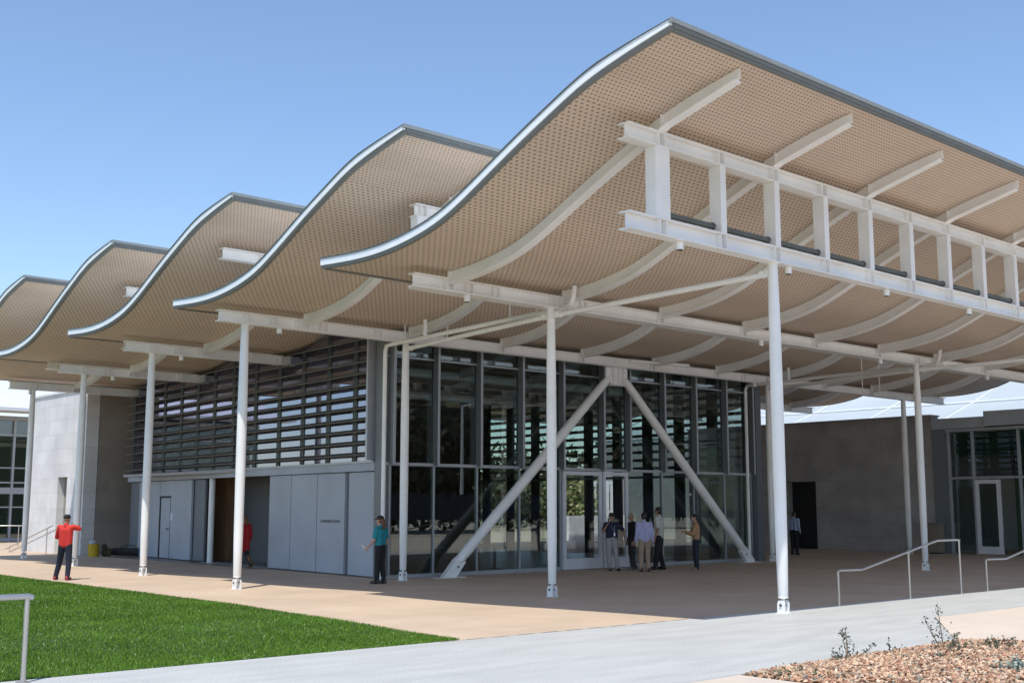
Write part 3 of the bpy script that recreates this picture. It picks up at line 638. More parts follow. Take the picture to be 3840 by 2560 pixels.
# left: glazed office building with white roof
t = thing('glass_building', 'two storey glazed building with a white overhanging roof, cut off by the left edge', 'building', (19, 58, 0))
b = MB(); b.box(6, 23.4, 58, 58.1, 0, 5.9); b.build('glazing', M['glass'], t); MB().box(6, 23.4, 59.2, 59.4, 0, 5.9).build('inner_wall', M['green_in'], t)
for z, h in ((0.03, .15), (1.6, .06), (2.25, .3), (2.75, .07), (3.45, .06), (5.0, .07), (5.75, .2)):
    MB().box(6, 23.4, 57.9, 58.0, z, z + h).build('floor_band', M['alu'], t)
for u in (17.4, 19.0, 20.1, 21.5, 23.2): MB().box(u - .05, u + .05, 57.88, 57.995, 0, 5.95).build('mullion', M['alu'], t)
b = MB(); pr = [(7.6, 55.6), (6.4, 56.4), (6.15, 58), (6.4, 60), (7.4, 63)]
b.prism([(5, 55.2, 6.0), (5, 57.4, 6.05), (5, 60, 6.9), (5, 64, 8.0), (5, 64, 8.3), (5, 60, 7.2), (5, 57.4, 6.3), (5, 55.2, 6.15)], (20, 0, 0)); b.build('roof', M['hazyroof'], t)
MB().box(4, 18, 64.2, 64.6, 5, 9.2).build('upper_glazing', M['teal_d'], t)
# right: stone wall with dark doorway
t = thing('stone_wall', 'long dark grey stone wall with a black doorway, behind the columns on the right', 'wall', (40.2, 25, 0))
b = MB(); b.box(40.1, 40.6, 21.62, 26.62, 0, 4.92); b.box(40.1, 40.6, 26.62, 28.0, 2.65, 4.92); b.box(40.1, 40.6, 28.0, 33, 0, 4.92); b.build('masonry', M['stone'], t)
MB().box(40.0, 40.7, 21.6, 33.0, 4.925, 4.975).build('coping', M['stone'], t)
MB().box(40.5, 40.58, 26.63, 27.99, 0, 2.645).build('doorway', M['lin'], t)
# right: glazed wing with doors
t = thing('glazed_wing', 'glazed wing with blue grey parapet and open white framed door, right edge', 'building', (40.2, 18, 0))
for v0, v1 in ((19.2 + .9, 21.0), (16.2, 18.45), (14.2, 16.15), (12.2, 14.15)):
    MB().box(40.12, 40.14, v0 + .03, v1 - .03, .1, 2.6).build('glass_pane', M['glass'], t); MB().box(40.12, 40.14, v0 + .03, v1 - .03, 2.72, 4.26).build('glass_pane', M['glass'], t)
MB().box(40.12, 40.14, 18.5, 20.07, 2.72, 4.26).build('glass_pane', M['glass'], t)
for v in (21.0, 20.1, 18.45, 16.17, 14.17, 12.2): MB().box(40.05, 40.2, v - .035, v + .035, 0, 4.3).build('mullion', M['alu'], t)
MB().box(40.04, 40.2, 12.2, 21.0, 2.62, 2.70).build('transom', M['alu'], t); MB().box(40.0, 40.3, 12.2, 21.05, 4.3, 4.40).build('head_rail', M['alu'], t)
MB().box(40.04, 40.2, 12.2, 18.4, .0, .09).build('sill', M['alu'], t)
MB().box(40.05, 40.6, 21.05, 21.6, 0, 4.45).build('end_pier', M['panel2'], t)
b = MB(); b.box(39.9, 40.8, 12, 19.55, 4.45, 4.97); b.box(40.0, 40.8, 19.56, 21.58, 4.42, 4.80); b.build('parapet', M['panel'], t)
b = MB(); v0, v1 = 19.15, 20.05
b.box(40.02, 40.1, v0, v0 + .13, .02, 2.58); b.box(40.02, 40.1, v1 - .13, v1, .02, 2.58); b.box(40.02, 40.1, v0 + .13, v1 - .13, 2.45, 2.58); b.box(40.02, 40.1, v0 + .13, v1 - .13, .02, .28)
d = b.build('door', M['lalu'], t); MB().box(40.05, 40.07, v0 + .13, v1 - .13, .281, 2.449).build('glass_pane', M['glass'], d)
MB().tube([(39.97, v0 + .06, .8), (39.97, v0 + .06, 1.25)], .014, 8).build('handle', M['steel'], d)
MB().box(46.0, 46.2, 10, 21.5, 0, 4.4).build('inner_wall', M['green_in'], t); MB().box(40.2, 46, 10, 21.5, 4.41, 4.449).build('ceiling', M['panel2'], t)
MB().box(40.6, 46, 21.4, 21.55, 0, 4.4).build('inner_wall', M['inwall'], t)
MB().box(40.3, 40.33, 12.3, 20.95, 3.4, 4.3).build('roller_blind', M['green_in'], t)
t = thing('litter_bin', 'low square tan litter bin by the end of the glazed wing', 'bin', (39.6, 21.4, 0))
b = MB(); b.box(39.35, 39.75, 21.15, 21.6, .05, 1.0); b.build('bin_body', M['table'], t); b = MB(); b.box(39.3, 39.8, 21.1, 21.65, 1.005, 1.08); b.build('lid', M['mull'], t); MB().box(39.4, 39.7, 21.2, 21.55, 0, .05).build('base', M['lin'], t)
# right: pale canopy roof beyond the wall
t = thing('pale_canopy_roof', 'pale glass and white steel roof rising beyond the dark stone wall', 'roof', (48, 26, 0))
b = MB(); P = [(46.5, 5.0), (49.5, 6.0), (53, 7.3), (56, 7.8)]
b.prism([(p[0], 12, p[1]) for p in P] + [(p[0], 12, p[1] + .15) for p in P[::-1]], (0, 32, 0)); b.build('roof_deck', M['skyroof'], t)
for i in range(9):
    v = 12.5 + 4.05 * i; b = MB(); b.tube([(p[0], v, p[1] - .05 + .22) for p in P], .05, 8); b.build('roof_rib', M['hazyroof'], t)
for p in P[:3]: MB().tube([(p[0], 12, p[1] + .18), (p[0], 44, p[1] + .18)], .07, 8).build('roof_rail', M['hazyroof'], t)
MB().box(46.4, 46.6, 12, 44, 0, 4.98).build('supporting_wall', M['inwall'], t)
b = MB(); P2 = [(56, 8.0), (60, 7.4), (64, 8.2), (68, 10)]
b.prism([(p[0], 8, p[1]) for p in P2] + [(p[0], 8, p[1] + .2) for p in P2[::-1]], (0, 34, 0)); b.build('upper_roof', M['hazyroof'], t)

# ------------------------------------------------------------------ greenery: hedge seen through the building, trees mirrored in the glass
def bush(name, label, cat, loc, rad, nclump, nleaf, size, mats, trunk=0., group=None, kind=None):
    if kind is None:
        t = thing(name, label, cat, loc, 0, group)
        if trunk:
            b = MB(); b.tube([(loc[0], loc[1], 0), (loc[0] + .1, loc[1], trunk * .6), (loc[0], loc[1] + .1, trunk + rad[2])], [.22, .16, .06], 9)
            for k in range(5):
                a = k * 1.3; b.tube([(loc[0] + .07, loc[1] + .03, trunk * .8), (loc[0] + math.cos(a) * rad[0] * .6, loc[1] + math.sin(a) * rad[1] * .6, trunk + rad[2] * (.6 + .2 * (k % 3)))], [.1, .03], 7)
            b.build('trunk', M['bark'], t, True)
    c = rng.normal(size=(nclump, 3)); c /= np.linalg.norm(c, axis=1)[:, None]; c *= rng.uniform(.35, 1, (nclump, 1)) * np.array(rad)
    pts = (c[:, None, :] + rng.normal(size=(nclump, nleaf, 3)) * np.array(rad) * .16).reshape(-1, 3); pts[:, 2] += trunk + rad[2]; pts = pts[pts[:, 2] > .02]
    co, f, mi = leaves(pts, size, 3, .6)
    o = bpy.data.objects.new('crown', rawmesh('crown', co, f, mats, mi)); COL.objects.link(o); o.parent = t
for i, (u, v) in enumerate(((43.4, 43.6), (44.9, 44.4), (42.2, 43.3), (46.0, 45.6))):
    bush('shrub', ['green shrub glimpsed through the door glass, nearest the low wall', 'round green shrub glimpsed through the door glass, second in the row', 'green shrub glimpsed through the door glass at the far end of the row', 'green shrub glimpsed through the louvred windows behind the entrance'][i], 'shrub', (u, v, 0), (1.1, 1.1, 1.35), 40, 34, .13, M['bright'], 0.3, 'shrubs beyond the pavilion')
tag(MB().box(41.5, 50, 41.8, 42.1, 0, 1.2).build('garden_wall', M['stone_l']), 'low pale garden wall seen through the entrance glass', 'wall')
t = thing('slatted_screen', 'white slatted garden screen glimpsed through the entrance door glass', 'screen', (46.6, 43.4, 0))
for k in range(17):
    c = Vector((45.3 + .165 * k, 44.3 - .15 * k, 1.5)); b = MB(); b.obox(c, (.058, -.052, 0), (.02, .022, 0), (0, 0, 1.5)); b.build('slat', M['hazyroof'], t)
b = MB(); b.obox((46.6, 43.1, 2.9), (1.4, -1.27, 0), (.012, .013, 0), (0, 0, .06)); b.obox((46.65, 43.16, 1.4), (1.4, -1.27, 0), (.012, .013, 0), (0, 0, .06)); b.build('rail', M['hazyroof'], t)
RT = [(44, -17, 9.5), (50, -20, 11), (56, -18, 10), (62, -20, 11), (68, -18, 10), (38, -20, 9.5), (74, -20, 11), (32, -18, 9), (81, -19, 10)]
for i, (u, v, h) in enumerate(RT):
    bush('tree', 'tall dark tree with a dense brown green crown, mirrored in the glass front', 'tree', (u, v, 0), (4.2, 3.4, h * .5), 130, 44, .40, M['tree'], h * .08, 'trees mirrored in the glass front')
for i, (u, v) in enumerate(((-9, 40), (-7, 46), (-10, 52), (-6, 58), (-12, 64))):
    bush('small_tree', 'low round tree beyond the lawn, mirrored in the louvred windows', 'tree', (u, v, 0), (2.2, 2.2, .95), 40, 26, .22, M['leaf'], .1, 'trees mirrored in the side windows')
belt = []
for i in range(34):
    u = 58 + 42 * rng.uniform(); v = 44 + (u - 58) * 1.05 + rng.uniform(-9, 26); h = rng.uniform(2.2, 4.2); belt.append((u, v, h))
pts = np.concatenate([np.array([u, v, h * .9]) + rng.normal(size=(420, 3)) * [1.9, 1.9, h * .42] for u, v, h in belt]); pts = pts[pts[:, 2] > .05]
co, f, mi = leaves(pts, .36, 3, .6)
o = bpy.data.objects.new('woodland', rawmesh('woodland', co, f, M['tree'], mi)); COL.objects.link(o); tag(o, 'dark belt of trees far beyond the pavilion, glimpsed through its glass', 'woodland', kind='stuff')
t = thing('screen_fence', 'long navy construction fence on the far side of the forecourt, mirrored in the glass', 'fence', (48, -9, 0))
MB().box(24, 80, -9.03, -8.97, .9, 2.35).build('screen_cloth', M['navy'], t)
for i in range(15): MB().tube([(24 + 4 * i, -9.1, 0), (24 + 4 * i, -9.1, 2.4)], .04, 8).build('post', M['steel'], t)
t = thing('street_lamp', 'pale street lamp with one short arm, mirrored in the glass front', 'street lamp', (46.6, -11.6, 0))
b = MB(); b.tube([(46.6, -11.6, 0), (46.6, -11.6, 4), (46.6, -11.6, 7.9)], [.14, .1, .07], 12); b.tube([(46.6, -11.6, 7.85), (47.5, -11.6, 8.0)], .05, 8); b.build('lamp_post', M['white'], t, True)
MB().box(47.3, 48.0, -11.75, -11.45, 7.93, 8.05).build('lamp_head', M['white'], t)

exec_people = True
# ------------------------------------------------------------------ people
def cap(b, p, r, q, s, seg=12):
    """tapered capsule with round ends"""
    p, q = Vector(p), Vector(q); d = q - p; l = d.length
    if l < 1e-5: b.ell(p, (r, r, r)); return
    d /= l; pts = []; rad = []
    for i in range(5): t = math.pi / 2 * (1 - i / 4); pts.append(p - d * r * math.sin(t)); rad.append(max(1e-4, r * math.cos(t)))
    for i in range(5): t = math.pi / 2 * i / 4; pts.append(q + d * s * math.sin(t)); rad.append(max(1e-4, s * math.cos(t)))
    b.tube(pts, rad, seg)
def fuse(b, name, m, parent, vox=.011, it=3):
    me = bpy.data.meshes.new(name); me.from_pydata([tuple(p) for p in b.v], [], b.f)
    bm = bmesh.new(); bm.from_mesh(me); bmesh.ops.recalc_face_normals(bm, faces=bm.faces); bm.to_mesh(me); bm.free()
    o = bpy.data.objects.new(name, me); COL.objects.link(o)
    md = o.modifiers.new('r', 'REMESH'); md.mode = 'VOXEL'; md.voxel_size = vox
    sm = o.modifiers.new('s', 'SMOOTH'); sm.factor = .5; sm.iterations = it
    bpy.context.view_layer.update()
    n = bpy.data.meshes.new_from_object(o.evaluated_get(bpy.context.evaluated_depsgraph_get())); o.modifiers.clear(); o.data = n; bpy.data.meshes.remove(me)
    n.name = name; n.materials.clear(); n.materials.append(m); n.polygons.foreach_set('use_smooth', [True] * len(n.polygons))
    o.parent = parent; return o
SKIN = {'light': mat('skin_light', (.50, .30, .21), .5, var=.05), 'tan': mat('skin_tan', (.36, .20, .13), .5, var=.05)}
CL = {}
def cloth(name, c):
    if name not in CL: CL[name] = mat(name, c, .8, var=.10, scale=9, fine=.06, fscale=90)
    return CL[name]
def person(label, loc, face, h, skin='light', top=None, legs=None, shoe=None, hair=None, sleeve='long', J=None, hairlen=0, hat=None, coat=0, group=None, sexw=1., tuck=True):
    rz = math.atan2(-face[0], face[1]); t = thing('person', label, 'person', (loc[0], loc[1], 0), rz, group)
    j = dict(pel=(0, 0, .95), che=(0, .0, 1.27), nek=(0, -.01, 1.47), hed=(0, .02, 1.625), lsh=(-.185, 0, 1.41), rsh=(.185, 0, 1.41), lel=(-.235, -.04, 1.13), rel=(.235, -.04, 1.13),
             lwr=(-.245, .05, .89), rwr=(.245, .05, .89), lhi=(-.09, 0, .91), rhi=(.09, 0, .91), lkn=(-.105, .02, .49), rkn=(.105, .02, .49), lan=(-.11, -.02, .085), ran=(.11, -.02, .085))
    j.update(J or {}); sc = h / 1.75 / K; j = {k: Vector(v) for k, v in j.items()}
    hd = j['hed']; b = MB()
    # skin: head with face, neck, trunk, arms, hands, legs in one surface
    b.ell(hd + Vector((0, 0, .02)), (.076, .094, .100)); b.ell(hd + Vector((0, .02, -.055)), (.058, .068, .062)); b.ell(hd + Vector((0, .05, -.085)), (.03, .032, .026))
    cap(b, hd + Vector((0, .088, .02)), .011, hd + Vector((0, .108, -.018)), .016); b.ell(hd + Vector((0, .082, -.05)), (.027, .014, .008)); b.ell(hd + Vector((0, .076, .035)), (.055, .02, .012))
    for s in (-1, 1): b.ell(hd + Vector((s * .078, 0, -.005)), (.012, .022, .032))
    cap(b, j['nek'] - Vector((0, 0, .04)), .058, hd - Vector((0, .01, .06)), .05)
    for s in (-1, 1):
        cap(b, j['che'] + Vector((s * .075 * sexw, 0, .06)), .098, j['pel'] + Vector((s * .07, 0, .02)), .09); cap(b, j['che'] + Vector((s * .08, 0, .08)), .085, j['nek'] + Vector((s * .06, 0, -.06)), .055)
    for s, q in ((-1, 'l'), (1, 'r')):
        sh, el, wr = j[q + 'sh'], j[q + 'el'], j[q + 'wr']
        cap(b, j['che'] + Vector((s * .09, 0, .1)), .075, sh, .06); cap(b, sh, .056, el, .042); cap(b, el, .042, wr, .027)
        fd = (wr - el).normalized(); hand = j.get(q + 'hd', None); fd = Vector(hand).normalized() if hand is not None else fd
        sd = fd.cross(Vector((0, 1, 0))); sd = (sd if sd.length > .2 else fd.cross(Vector((1, 0, 0)))).normalized(); nn = sd.cross(fd).normalized()
        if s > 0 and nn.dot(Vector((-s, 0, 0))) < 0: nn = -nn
        sd = Vector((0, 1, 0)) - fd * fd.y; sd = sd.normalized() if sd.length > .2 else Vector((0, 0, 1)); nn = fd.cross(sd) * (-s)
        for k in (-1, -.33, .33, 1): cap(b, wr + sd * k * .018, .018, wr + fd * .085 + sd * k * .031, .012)
        for k, ln in zip((-1, -.33, .33, 1), (.060, .074, .080, .068)):
            a = wr + fd * .088 + sd * k * .031; m1 = a + fd * ln * .55 + nn * .012; cap(b, a, .0105, m1, .0095); cap(b, m1, .0095, m1 + (fd * .6 + nn * .8).normalized() * ln * .5, .008)
        a = wr + fd * .028 + sd * .028; m1 = a + (fd * .7 + sd * .7 + nn * .3).normalized() * .042; cap(b, a, .014, m1, .011); cap(b, m1, .011, m1 + (fd + nn * .5).normalized() * .032, .009)
        hi, kn, an = j[q + 'hi'], j[q + 'kn'], j[q + 'an']
        cap(b, hi, .082, kn, .056); cap(b, kn, .055, an, .038); cap(b, an - Vector((0, .03, .03)), .04, an + Vector((s * .015, .14, -.05)), .03)
    for lst in (b,): lst.v = [tuple(Vector(p) * sc) for p in lst.v]
    body = fuse(b, 'body', SKIN[skin], t, .0085, 2)
    def piece(name, m, fn, vox=.011, it=4):
        q = MB(); fn(q); q.v = [tuple(Vector(p) * sc) for p in q.v]; return fuse(q, name, m, t, vox, it)
    def f_top(q):
        e = .016
        for s in (-1, 1):
            cap(q, j['che'] + Vector((s * .078 * sexw, 0, .06)), .10 + e, j['pel'] + Vector((s * .078, 0, .06 if tuck else -.02)), .092 + e); cap(q, j['che'] + Vector((s * .08, 0, .09)), .083 + e, j['nek'] + Vector((s * .065, 0, -.055)), .05 + e)
        if coat: 
            for s in (-1, 1): cap(q, j['pel'] + Vector((s * .075, 0, 0)), .10 + e, j['pel'] + Vector((s * .095, 0, -coat)), .115)
        for s, n in ((-1, 'l'), (1, 'r')):
            sh, el, wr = j[n + 'sh'], j[n + 'el'], j[n + 'wr']; cap(q, j['che'] + Vector((s * .09, 0, .1)), .078 + e, sh, .060 + e)
            if sleeve == 'long': cap(q, sh, .060 + e, el, .046 + e); cap(q, el, .046 + e, el.lerp(wr, .93), .030 + e)
            else: cap(q, sh, .062 + e, sh.lerp(el, .72), .052 + e)
        cap(q, j['nek'] - Vector((0, 0, .03)), .066, j['nek'] + Vector((0, 0, .02)), .060)
    if top: piece('shirt' if not coat else 'coat', top, f_top)
    def f_leg(q):
        e = .018
        for s in (-1, 1): cap(q, j['pel'] + Vector((s * .07, 0, .06)), .088 + e, j[('l' if s < 0 else 'r') + 'hi'], .088 + e)
        for n in 'lr': cap(q, j[n + 'hi'], .086 + e, j[n + 'kn'], .060 + e); cap(q, j[n + 'kn'], .060 + e, j[n + 'an'] - Vector((0, 0, .02)), .050 + e * .8)
    if legs: piece('trousers', legs, f_leg)
    if shoe:
        for s, n in ((-1, 'l'), (1, 'r')):
            def f_sh(q, s=s, n=n):
                an = j[n + 'an']; cap(q, an - Vector((0, .035, .033)), .050, an + Vector((s * .015, .145, -.042)), .040); cap(q, an - Vector((0, .02, 0)), .050, an - Vector((0, .02, -.02)), .048)
            o = piece('shoe', shoe, f_sh, .01, 2)
    if hair:
        def f_h(q):
            q.ell(hd + Vector((0, -.012, .038)), (.086, .098, .096)); q.ell(hd + Vector((0, -.035, -.01)), (.082, .072, .075))
            if hairlen: cap(q, hd + Vector((0, -.07, .02)), .062, hd + Vector((0, -.105, -.06)), .06); cap(q, hd + Vector((0, -.105, -.06)), .06, hd + Vector((0, -.115, -.06 - hairlen)), .035)
        o = piece('hair', hair, f_h, .009, 2)
    if hat:
        def f_c(q):
            q.ell(hd + Vector((0, -.005, .065)), (.094, .108, .075)); 
            for k in (-1, 0, 1): cap(q, hd + Vector((k * .035, .08, .045)), .012, hd + Vector((k * .03, .165, .03)), .010)
        piece('cap', hat, f_c, .009, 2)
    for s in (-1, 1):
        e = MB(); e.ell((hd + Vector((s * .031, .086, .018))) * sc, (.011 * sc, .008 * sc, .008 * sc), 8, 6); e.build('eye', M['lin'], t, True, False)
    return t
ir = Vector((.743, -.669, 0)); tc_ = Vector((-.669, -.743, 0))
white_s, navy, black, khaki, jean = cloth('cream_cotton', (.55, .53, .47)), cloth('navy_cotton', (.012, .016, .045)), cloth('black_cotton', (.012, .012, .014)), cloth('khaki_twill', (.34, .245, .17)), cloth('dark_denim', (.016, .022, .04))
dark_hair, brown_hair, blk_shoe = mat('dark_hair', (.015, .011, .009), .5), mat('auburn_hair', (.12, .045, .018), .5, var=.3, scale=20), mat('black_leather', (.012, .012, .012), .4)
GRP = None
person('man in a bright red top and black cap seen from behind at the lawn edge', (10.62, 26.95), -tc_ + ir * .1, 1.72, 'tan', cloth('red_fleece', (.62, .035, .025)), cloth('indigo_denim', (.014, .018, .035)), mat('red_shoe', (.25, .03, .03), .5), None, 'long',
       dict(lan=(-.30, .12, .085), lkn=(-.19, .1, .48), ran=(.12, -.05, .085), rkn=(.12, .0, .49), lel=(-.29, .08, 1.15), lwr=(-.12, .22, 1.12), rel=(.30, .14, 1.37), rwr=(.14, .29, 1.43), rhd=(-.8, .3, .3)), 0, cloth('black_cap', (.015, .014, .013)), tuck=False)
person('walker in long red coat and tall brown boots half hidden by a white column', (16.1, 28.6), (-.12, 1, 0), 1.66, 'light', cloth('crimson_wool', (.42, .012, .015)), black, None, brown_hair, 'long',
       dict(lan=(-.08, .36, .10), lkn=(-.09, .26, .50), ran=(.08, -.30, .11), rkn=(.09, -.04, .48)), .12, coat=.32)
boot = mat('tan_boot', (.20, .085, .03), .55)
bp = bpy.data.objects['person.001']; sc = 1.66 / 1.75 / K
for s, kn, an in ((-1, (-.09, .27, .42), (-.08, .36, .09)), (1, (.09, -.12, .40), (.08, -.30, .10))):
    q = MB(); a = Vector(an); cap(q, kn, .068, an, .056); cap(q, a - Vector((0, .03, .035)), .052, a + Vector((0, .15, -.045)), .042); q.v = [tuple(Vector(p) * sc) for p in q.v]; fuse(q, 'boot', boot, bp, .011, 2)
person('woman in a teal polo shirt and dark cap holding papers beside the corner column', (15.2, 21.12), -ir * .9 - tc_ * .45, 1.70, 'light', cloth('teal_polo', (.012, .22, .26)), black, mat('black_white_shoe', (.05, .05, .05), .5), brown_hair, 'short',
       dict(lel=(-.225, .05, 1.13), lwr=(-.21, .24, .95), rel=(.25, -.05, 1.12), rwr=(.24, .05, .89), lan=(-.09, .05, .085), ran=(.10, -.06, .085)), .14, cloth('brown_cap', (.03, .018, .015)))
person('man in a navy shirt and pale grey trousers facing the camera before the entrance door', (22.76, 21.35), tc_ + ir * .25, 1.74, 'tan', navy, cloth('stone_chino', (.34, .32, .31)), blk_shoe, dark_hair, 'short',
       dict(rel=(.29, .02, 1.17), rwr=(.20, .17, 1.40), lel=(-.40, .0, 1.20), lwr=(-.36, .14, 1.03), lan=(-.16, .02, .085), lkn=(-.11, .06, .49), ran=(.07, -.02, .085)), 0, cloth('dark_cap', (.02, .016, .014)))
person('bald man in a black jacket standing partly behind the man in lavender', (23.55, 21.35), tc_ * .3 - ir, 1.73, 'tan', black, cloth('charcoal_wool', (.03, .028, .03)), mat('pale_sole_shoe', (.2, .19, .18), .5), None, 'long',
       dict(lan=(-.10, .05, .085), ran=(.12, -.14, .085)))
person('man in a lavender dress shirt and khaki trousers with his back to the camera', (22.98, 20.42), -tc_ - ir * .2, 1.76, 'light', cloth('lavender_shirt', (.42, .41, .60)), khaki, mat('maroon_shoe', (.08, .025, .02), .4), dark_hair, 'long',
       dict(lwr=(-.26, .04, .88), rwr=(.27, .04, .88)), tuck=False)
person('tall man in a cream short sleeved shirt and black trousers beside the lavender shirt', (24.05, 20.85), -ir * .8 - tc_ * .35, 1.92, 'tan', white_s, black, blk_shoe, dark_hair, 'short',
       dict(lan=(-.12, .1, .085), ran=(.12, -.08, .085)), tuck=False)
person('woman with long black hair in a tan cardigan and dark jeans looking at her hands', (24.78, 20.2), -ir, 1.70, 'light', cloth('camel_knit', (.42, .245, .13)), jean, mat('beige_shoe', (.35, .2, .14), .5), dark_hair, 'long',
       dict(lel=(-.2, .12, 1.12), lwr=(-.09, .33, 1.20), rel=(.2, .12, 1.12), rwr=(.10, .32, 1.17), lsh=(-.165, 0, 1.40), rsh=(.165, 0, 1.40)), .24, tuck=False)
person('man in pale blue shirt and black trousers by the dark doorway of the stone wall', (34.9, 24.1), -tc_ + ir, 1.74, 'light', cloth('pale_blue_shirt', (.34, .42, .58)), black, blk_shoe, dark_hair, 'long', dict(rwr=(.2, .12, .95)))
person('figure in a maroon dress mostly hidden behind the tall front column', (34.75, 24.75), tc_, 1.66, 'light', cloth('maroon_wool', (.16, .02, .03)), black, blk_shoe, dark_hair, 'long', None, .1, coat=.3)

bpn = bpy.data.objects['person.003']; q_ = 1.74 / 1.75 / K
MB().obox(Vector((-.04, .128, 1.10)) * q_, (.028 * q_, 0, 0), (0, 0, .045 * q_), (0, .003, 0)).build('badge', M['paper'], bpn, False, False)
for s_i in (-1, 1): MB().tube([Vector((-.04, .130, 1.145)) * q_, Vector((s_i * .05, .115, 1.36)) * q_], .004, 6).build('lanyard', M['panel'], bpn, False, False)
# things held or left on the ground
def sheet(name, label, cat, c, ax, ay, m, th=.002):
    t = MB(); t.obox(c, ax, ay, Vector(ax).cross(Vector(ay)).normalized() * th, 0); o = t.build(name, m); return tag(o, label, cat)
f2 = Vector((-ir * .9 - tc_ * .45)).normalized(); lft = Vector((-f2.y, f2.x, 0))
hp = Vector((15.2, 21.12, 0)) + (lft * .21 + f2 * .33) * (1.70 / 1.75 / K); 
b = MB()
for k in range(3):
    o_ = Vector((0, 0, .006 * k)); b.obox(Vector((hp.x, hp.y, .755)) + o_, (ir * (.075 - .01 * k) + Vector((0, 0, -.05 - .012 * k))) , (f2 * .035 + Vector((0, 0, .05)) + tc_ * .04), (tc_ * .002 + Vector((0, 0, .001))))
tag(b.build('papers', M['paper']), 'white loose papers held low by the woman in teal', 'papers')
hr = Vector((22.76, 21.35, 0)); fr_ = Vector((tc_ + ir * .25)).normalized(); rt = Vector((fr_.y, -fr_.x, 0)); s_ = 1.74 / 1.75 / K
p = hr + (rt * .17 + fr_ * .2) * s_ + Vector((0, 0, 1.52 * s_))
t = thing('radio', 'small black handheld radio raised by the man in navy', 'radio', tuple(p))
b = MB(); b.box(p.x - .02, p.x + .02, p.y - .015, p.y + .015, p.z - .06, p.z + .05); b.tube([(p.x, p.y, p.z + .05), (p.x, p.y, p.z + .14)], .006, 6); b.build('casing', M['lin'], t)
mb = MB(); mb.box(p.x - .012, p.x + .012, p.y - .018, p.y - .0155, p.z - .03, p.z + .02); mb.build('keypad', M['mull'], t)
fw = -ir; rt = Vector((fw.y, -fw.x, 0)); p = Vector((24.78, 20.2, 0)) + (fw * .40) * (1.7 / 1.75 / K) + Vector((0, 0, 1.2 * 1.7 / 1.75 / K))
tag(MB().obox(p, rt * .05, fw * .035 + Vector((0, 0, .06)), fw * .004).build('notepad', M['paper']), 'small white notepad held by the woman in the tan cardigan', 'notepad')
# bucket, bag and bottle beside the stone end wall
U0, Vb = 16.32, 39.0
t = thing('bucket', 'yellow plastic bucket with a pale rag on its rim by the stone wall', 'bucket', (U0, Vb, 0))
b = MB(); b.tube([(U0, Vb, .001), (U0, Vb, .02), (U0, Vb, .40), (U0, Vb, .42), (U0, Vb, .42), (U0, Vb, .06)], [.16, .165, .195, .205, .185, .15], 22); b.build('pail', M['yellow'], t, True)
h = MB(); h.tube([(U0 + .2 * math.cos(a), Vb - .02, .40 - .17 * math.sin(a)) for a in np.linspace(0, math.pi, 9)], .007, 6); h.build('handle', M['lin'], t)
b = MB(); b.ell((U0 - .08, Vb - .1, .47), (.12, .09, .09)); b.ell((U0 + .0, Vb + .03, .46), (.10, .09, .06)); fuse(b, 'rag', M['cloudy'], None, .02, 3); o = bpy.data.objects['rag']; o.name = 'rag'; tag(o, 'pale crumpled rag lying on top of the yellow bucket', 'rag')
t = thing('backpack', 'dark olive backpack slumped on the paving just right of the yellow bucket', 'bag', (16.62, 38.75, 0))
b = MB(); cap(b, (16.62, 38.75, .12), .13, (16.60, 38.8, .34), .09); cap(b, (16.72, 38.65, .1), .1, (16.74, 38.66, .2), .08); fuse(b, 'bag_body', mat('olive_canvas', (.05, .045, .02), .9), None, .02, 3); o = bpy.data.objects['bag_body']; o.location = Vector(o.location); o.parent = t; o.matrix_parent_inverse = Matrix.Identity(4); o.data.transform(Matrix.Translation((-16.62, -38.75, 0)))
h = MB(); h.tube([(16.5, 38.62, .08), (16.47, 38.55, .22), (16.52, 38.6, .36), (16.6, 38.78, .40)], .015, 6); h.build('strap', M['black'], t)
t = thing('duffel_bag', 'long black duffel bag lying on the paving along the stone wall', 'bag', (17.3, 38.5, 0))
b = MB(); cap(b, (17.0, 38.9, .15), .13, (17.55, 38.15, .15), .13); fuse(b, 'bag_body', M['black'], None, .02, 3); o = bpy.data.objects['bag_body.001']; o.parent = t; o.data.transform(Matrix.Translation((-17.3, -38.5, 0)))
h = MB(); h.tube([(17.1, 38.7, .24), (17.12, 38.5, .36), (17.42, 38.2, .36), (17.45, 38.32, .24)], .014, 6); h.build('strap', M['teal_d'], t)
t = thing('water_jug', 'blue water jug with a pale round top beside the black duffel bag', 'jug', (17.45, 37.75, 0))
b = MB(); b.tube([(17.45, 37.75, .001), (17.45, 37.75, .02), (17.45, 37.75, .26), (17.45, 37.75, .32)], [.10, .12, .12, .07], 16); b.build('jug_body', mat('blue_plastic', (.05, .13, .2), .35), t, True)
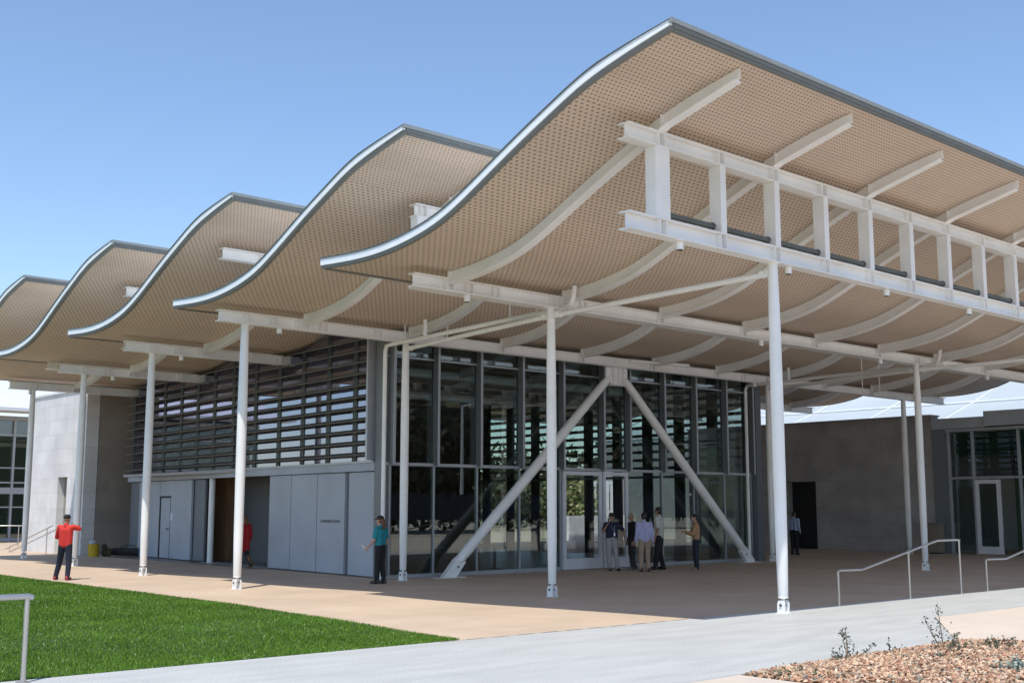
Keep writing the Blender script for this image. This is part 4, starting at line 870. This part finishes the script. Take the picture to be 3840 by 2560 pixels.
b = MB(); b.ell((17.45, 37.75, .36), (.075, .075, .055)); b.build('lid', M['cloudy'], t, True)

# ------------------------------------------------------------------ scale to metres
seen = set()
for o in S.objects:
    o.location = Vector(o.location) * K
    if o.type == 'MESH' and o.data.name not in seen:
        seen.add(o.data.name); o.data.transform(Matrix.Scale(K, 4))

# ------------------------------------------------------------------ light, sky, camera
SD = Vector((.36, .25, -1.)).normalized()
sl = bpy.data.lights.new('sun', 'SUN'); sl.energy = 3.3; sl.angle = R(.53); sl.color = (1., .955, .88)
so = bpy.data.objects.new('sun', sl); COL.objects.link(so); so.rotation_euler = SD.to_track_quat('-Z', 'Y').to_euler(); so.location = (0, 0, 40)
w = bpy.data.worlds.new('World'); S.world = w; w.use_nodes = True; nt = w.node_tree; bg = nt.nodes['Background']
sk = nt.nodes.new('ShaderNodeTexSky'); sk.sky_type = 'NISHITA'; sk.sun_disc = False; sk.sun_elevation = math.asin(-SD.z); sk.sun_rotation = math.atan2(-SD.x, -SD.y)
sk.air_density = 1.0; sk.dust_density = .35; sk.ozone_density = 3.2; sk.altitude = 50
nt.links.new(sk.outputs[0], bg.inputs[0]); bg.inputs[1].default_value = .15
cam = bpy.data.cameras.new('camera'); co = bpy.data.objects.new('camera', cam); COL.objects.link(co); S.camera = co
cam.sensor_width = 36; cam.lens = 2700 / 2352 * 36; cam.clip_end = 2000; cam.clip_start = .05
az = R(47.9618); pt = R(7.9904); fw = Vector((math.cos(az) * math.cos(pt), math.sin(az) * math.cos(pt), math.sin(pt)))
co.location = (0, 0, 1.65 * K); co.rotation_euler = fw.to_track_quat('-Z', 'Y').to_euler()
S.view_settings.view_transform = 'Standard'; S.view_settings.look = 'None'; S.view_settings.exposure = .42; S.view_settings.gamma = 1
S.render.engine = 'CYCLES'; cy = S.cycles; cy.max_bounces = 12; cy.diffuse_bounces = 7; cy.glossy_bounces = 4; cy.transparent_max_bounces = 24; cy.use_denoising = True
try: cy.denoiser = 'OPENIMAGEDENOISE'
except Exception: pass
cy.sample_clamp_indirect = 6
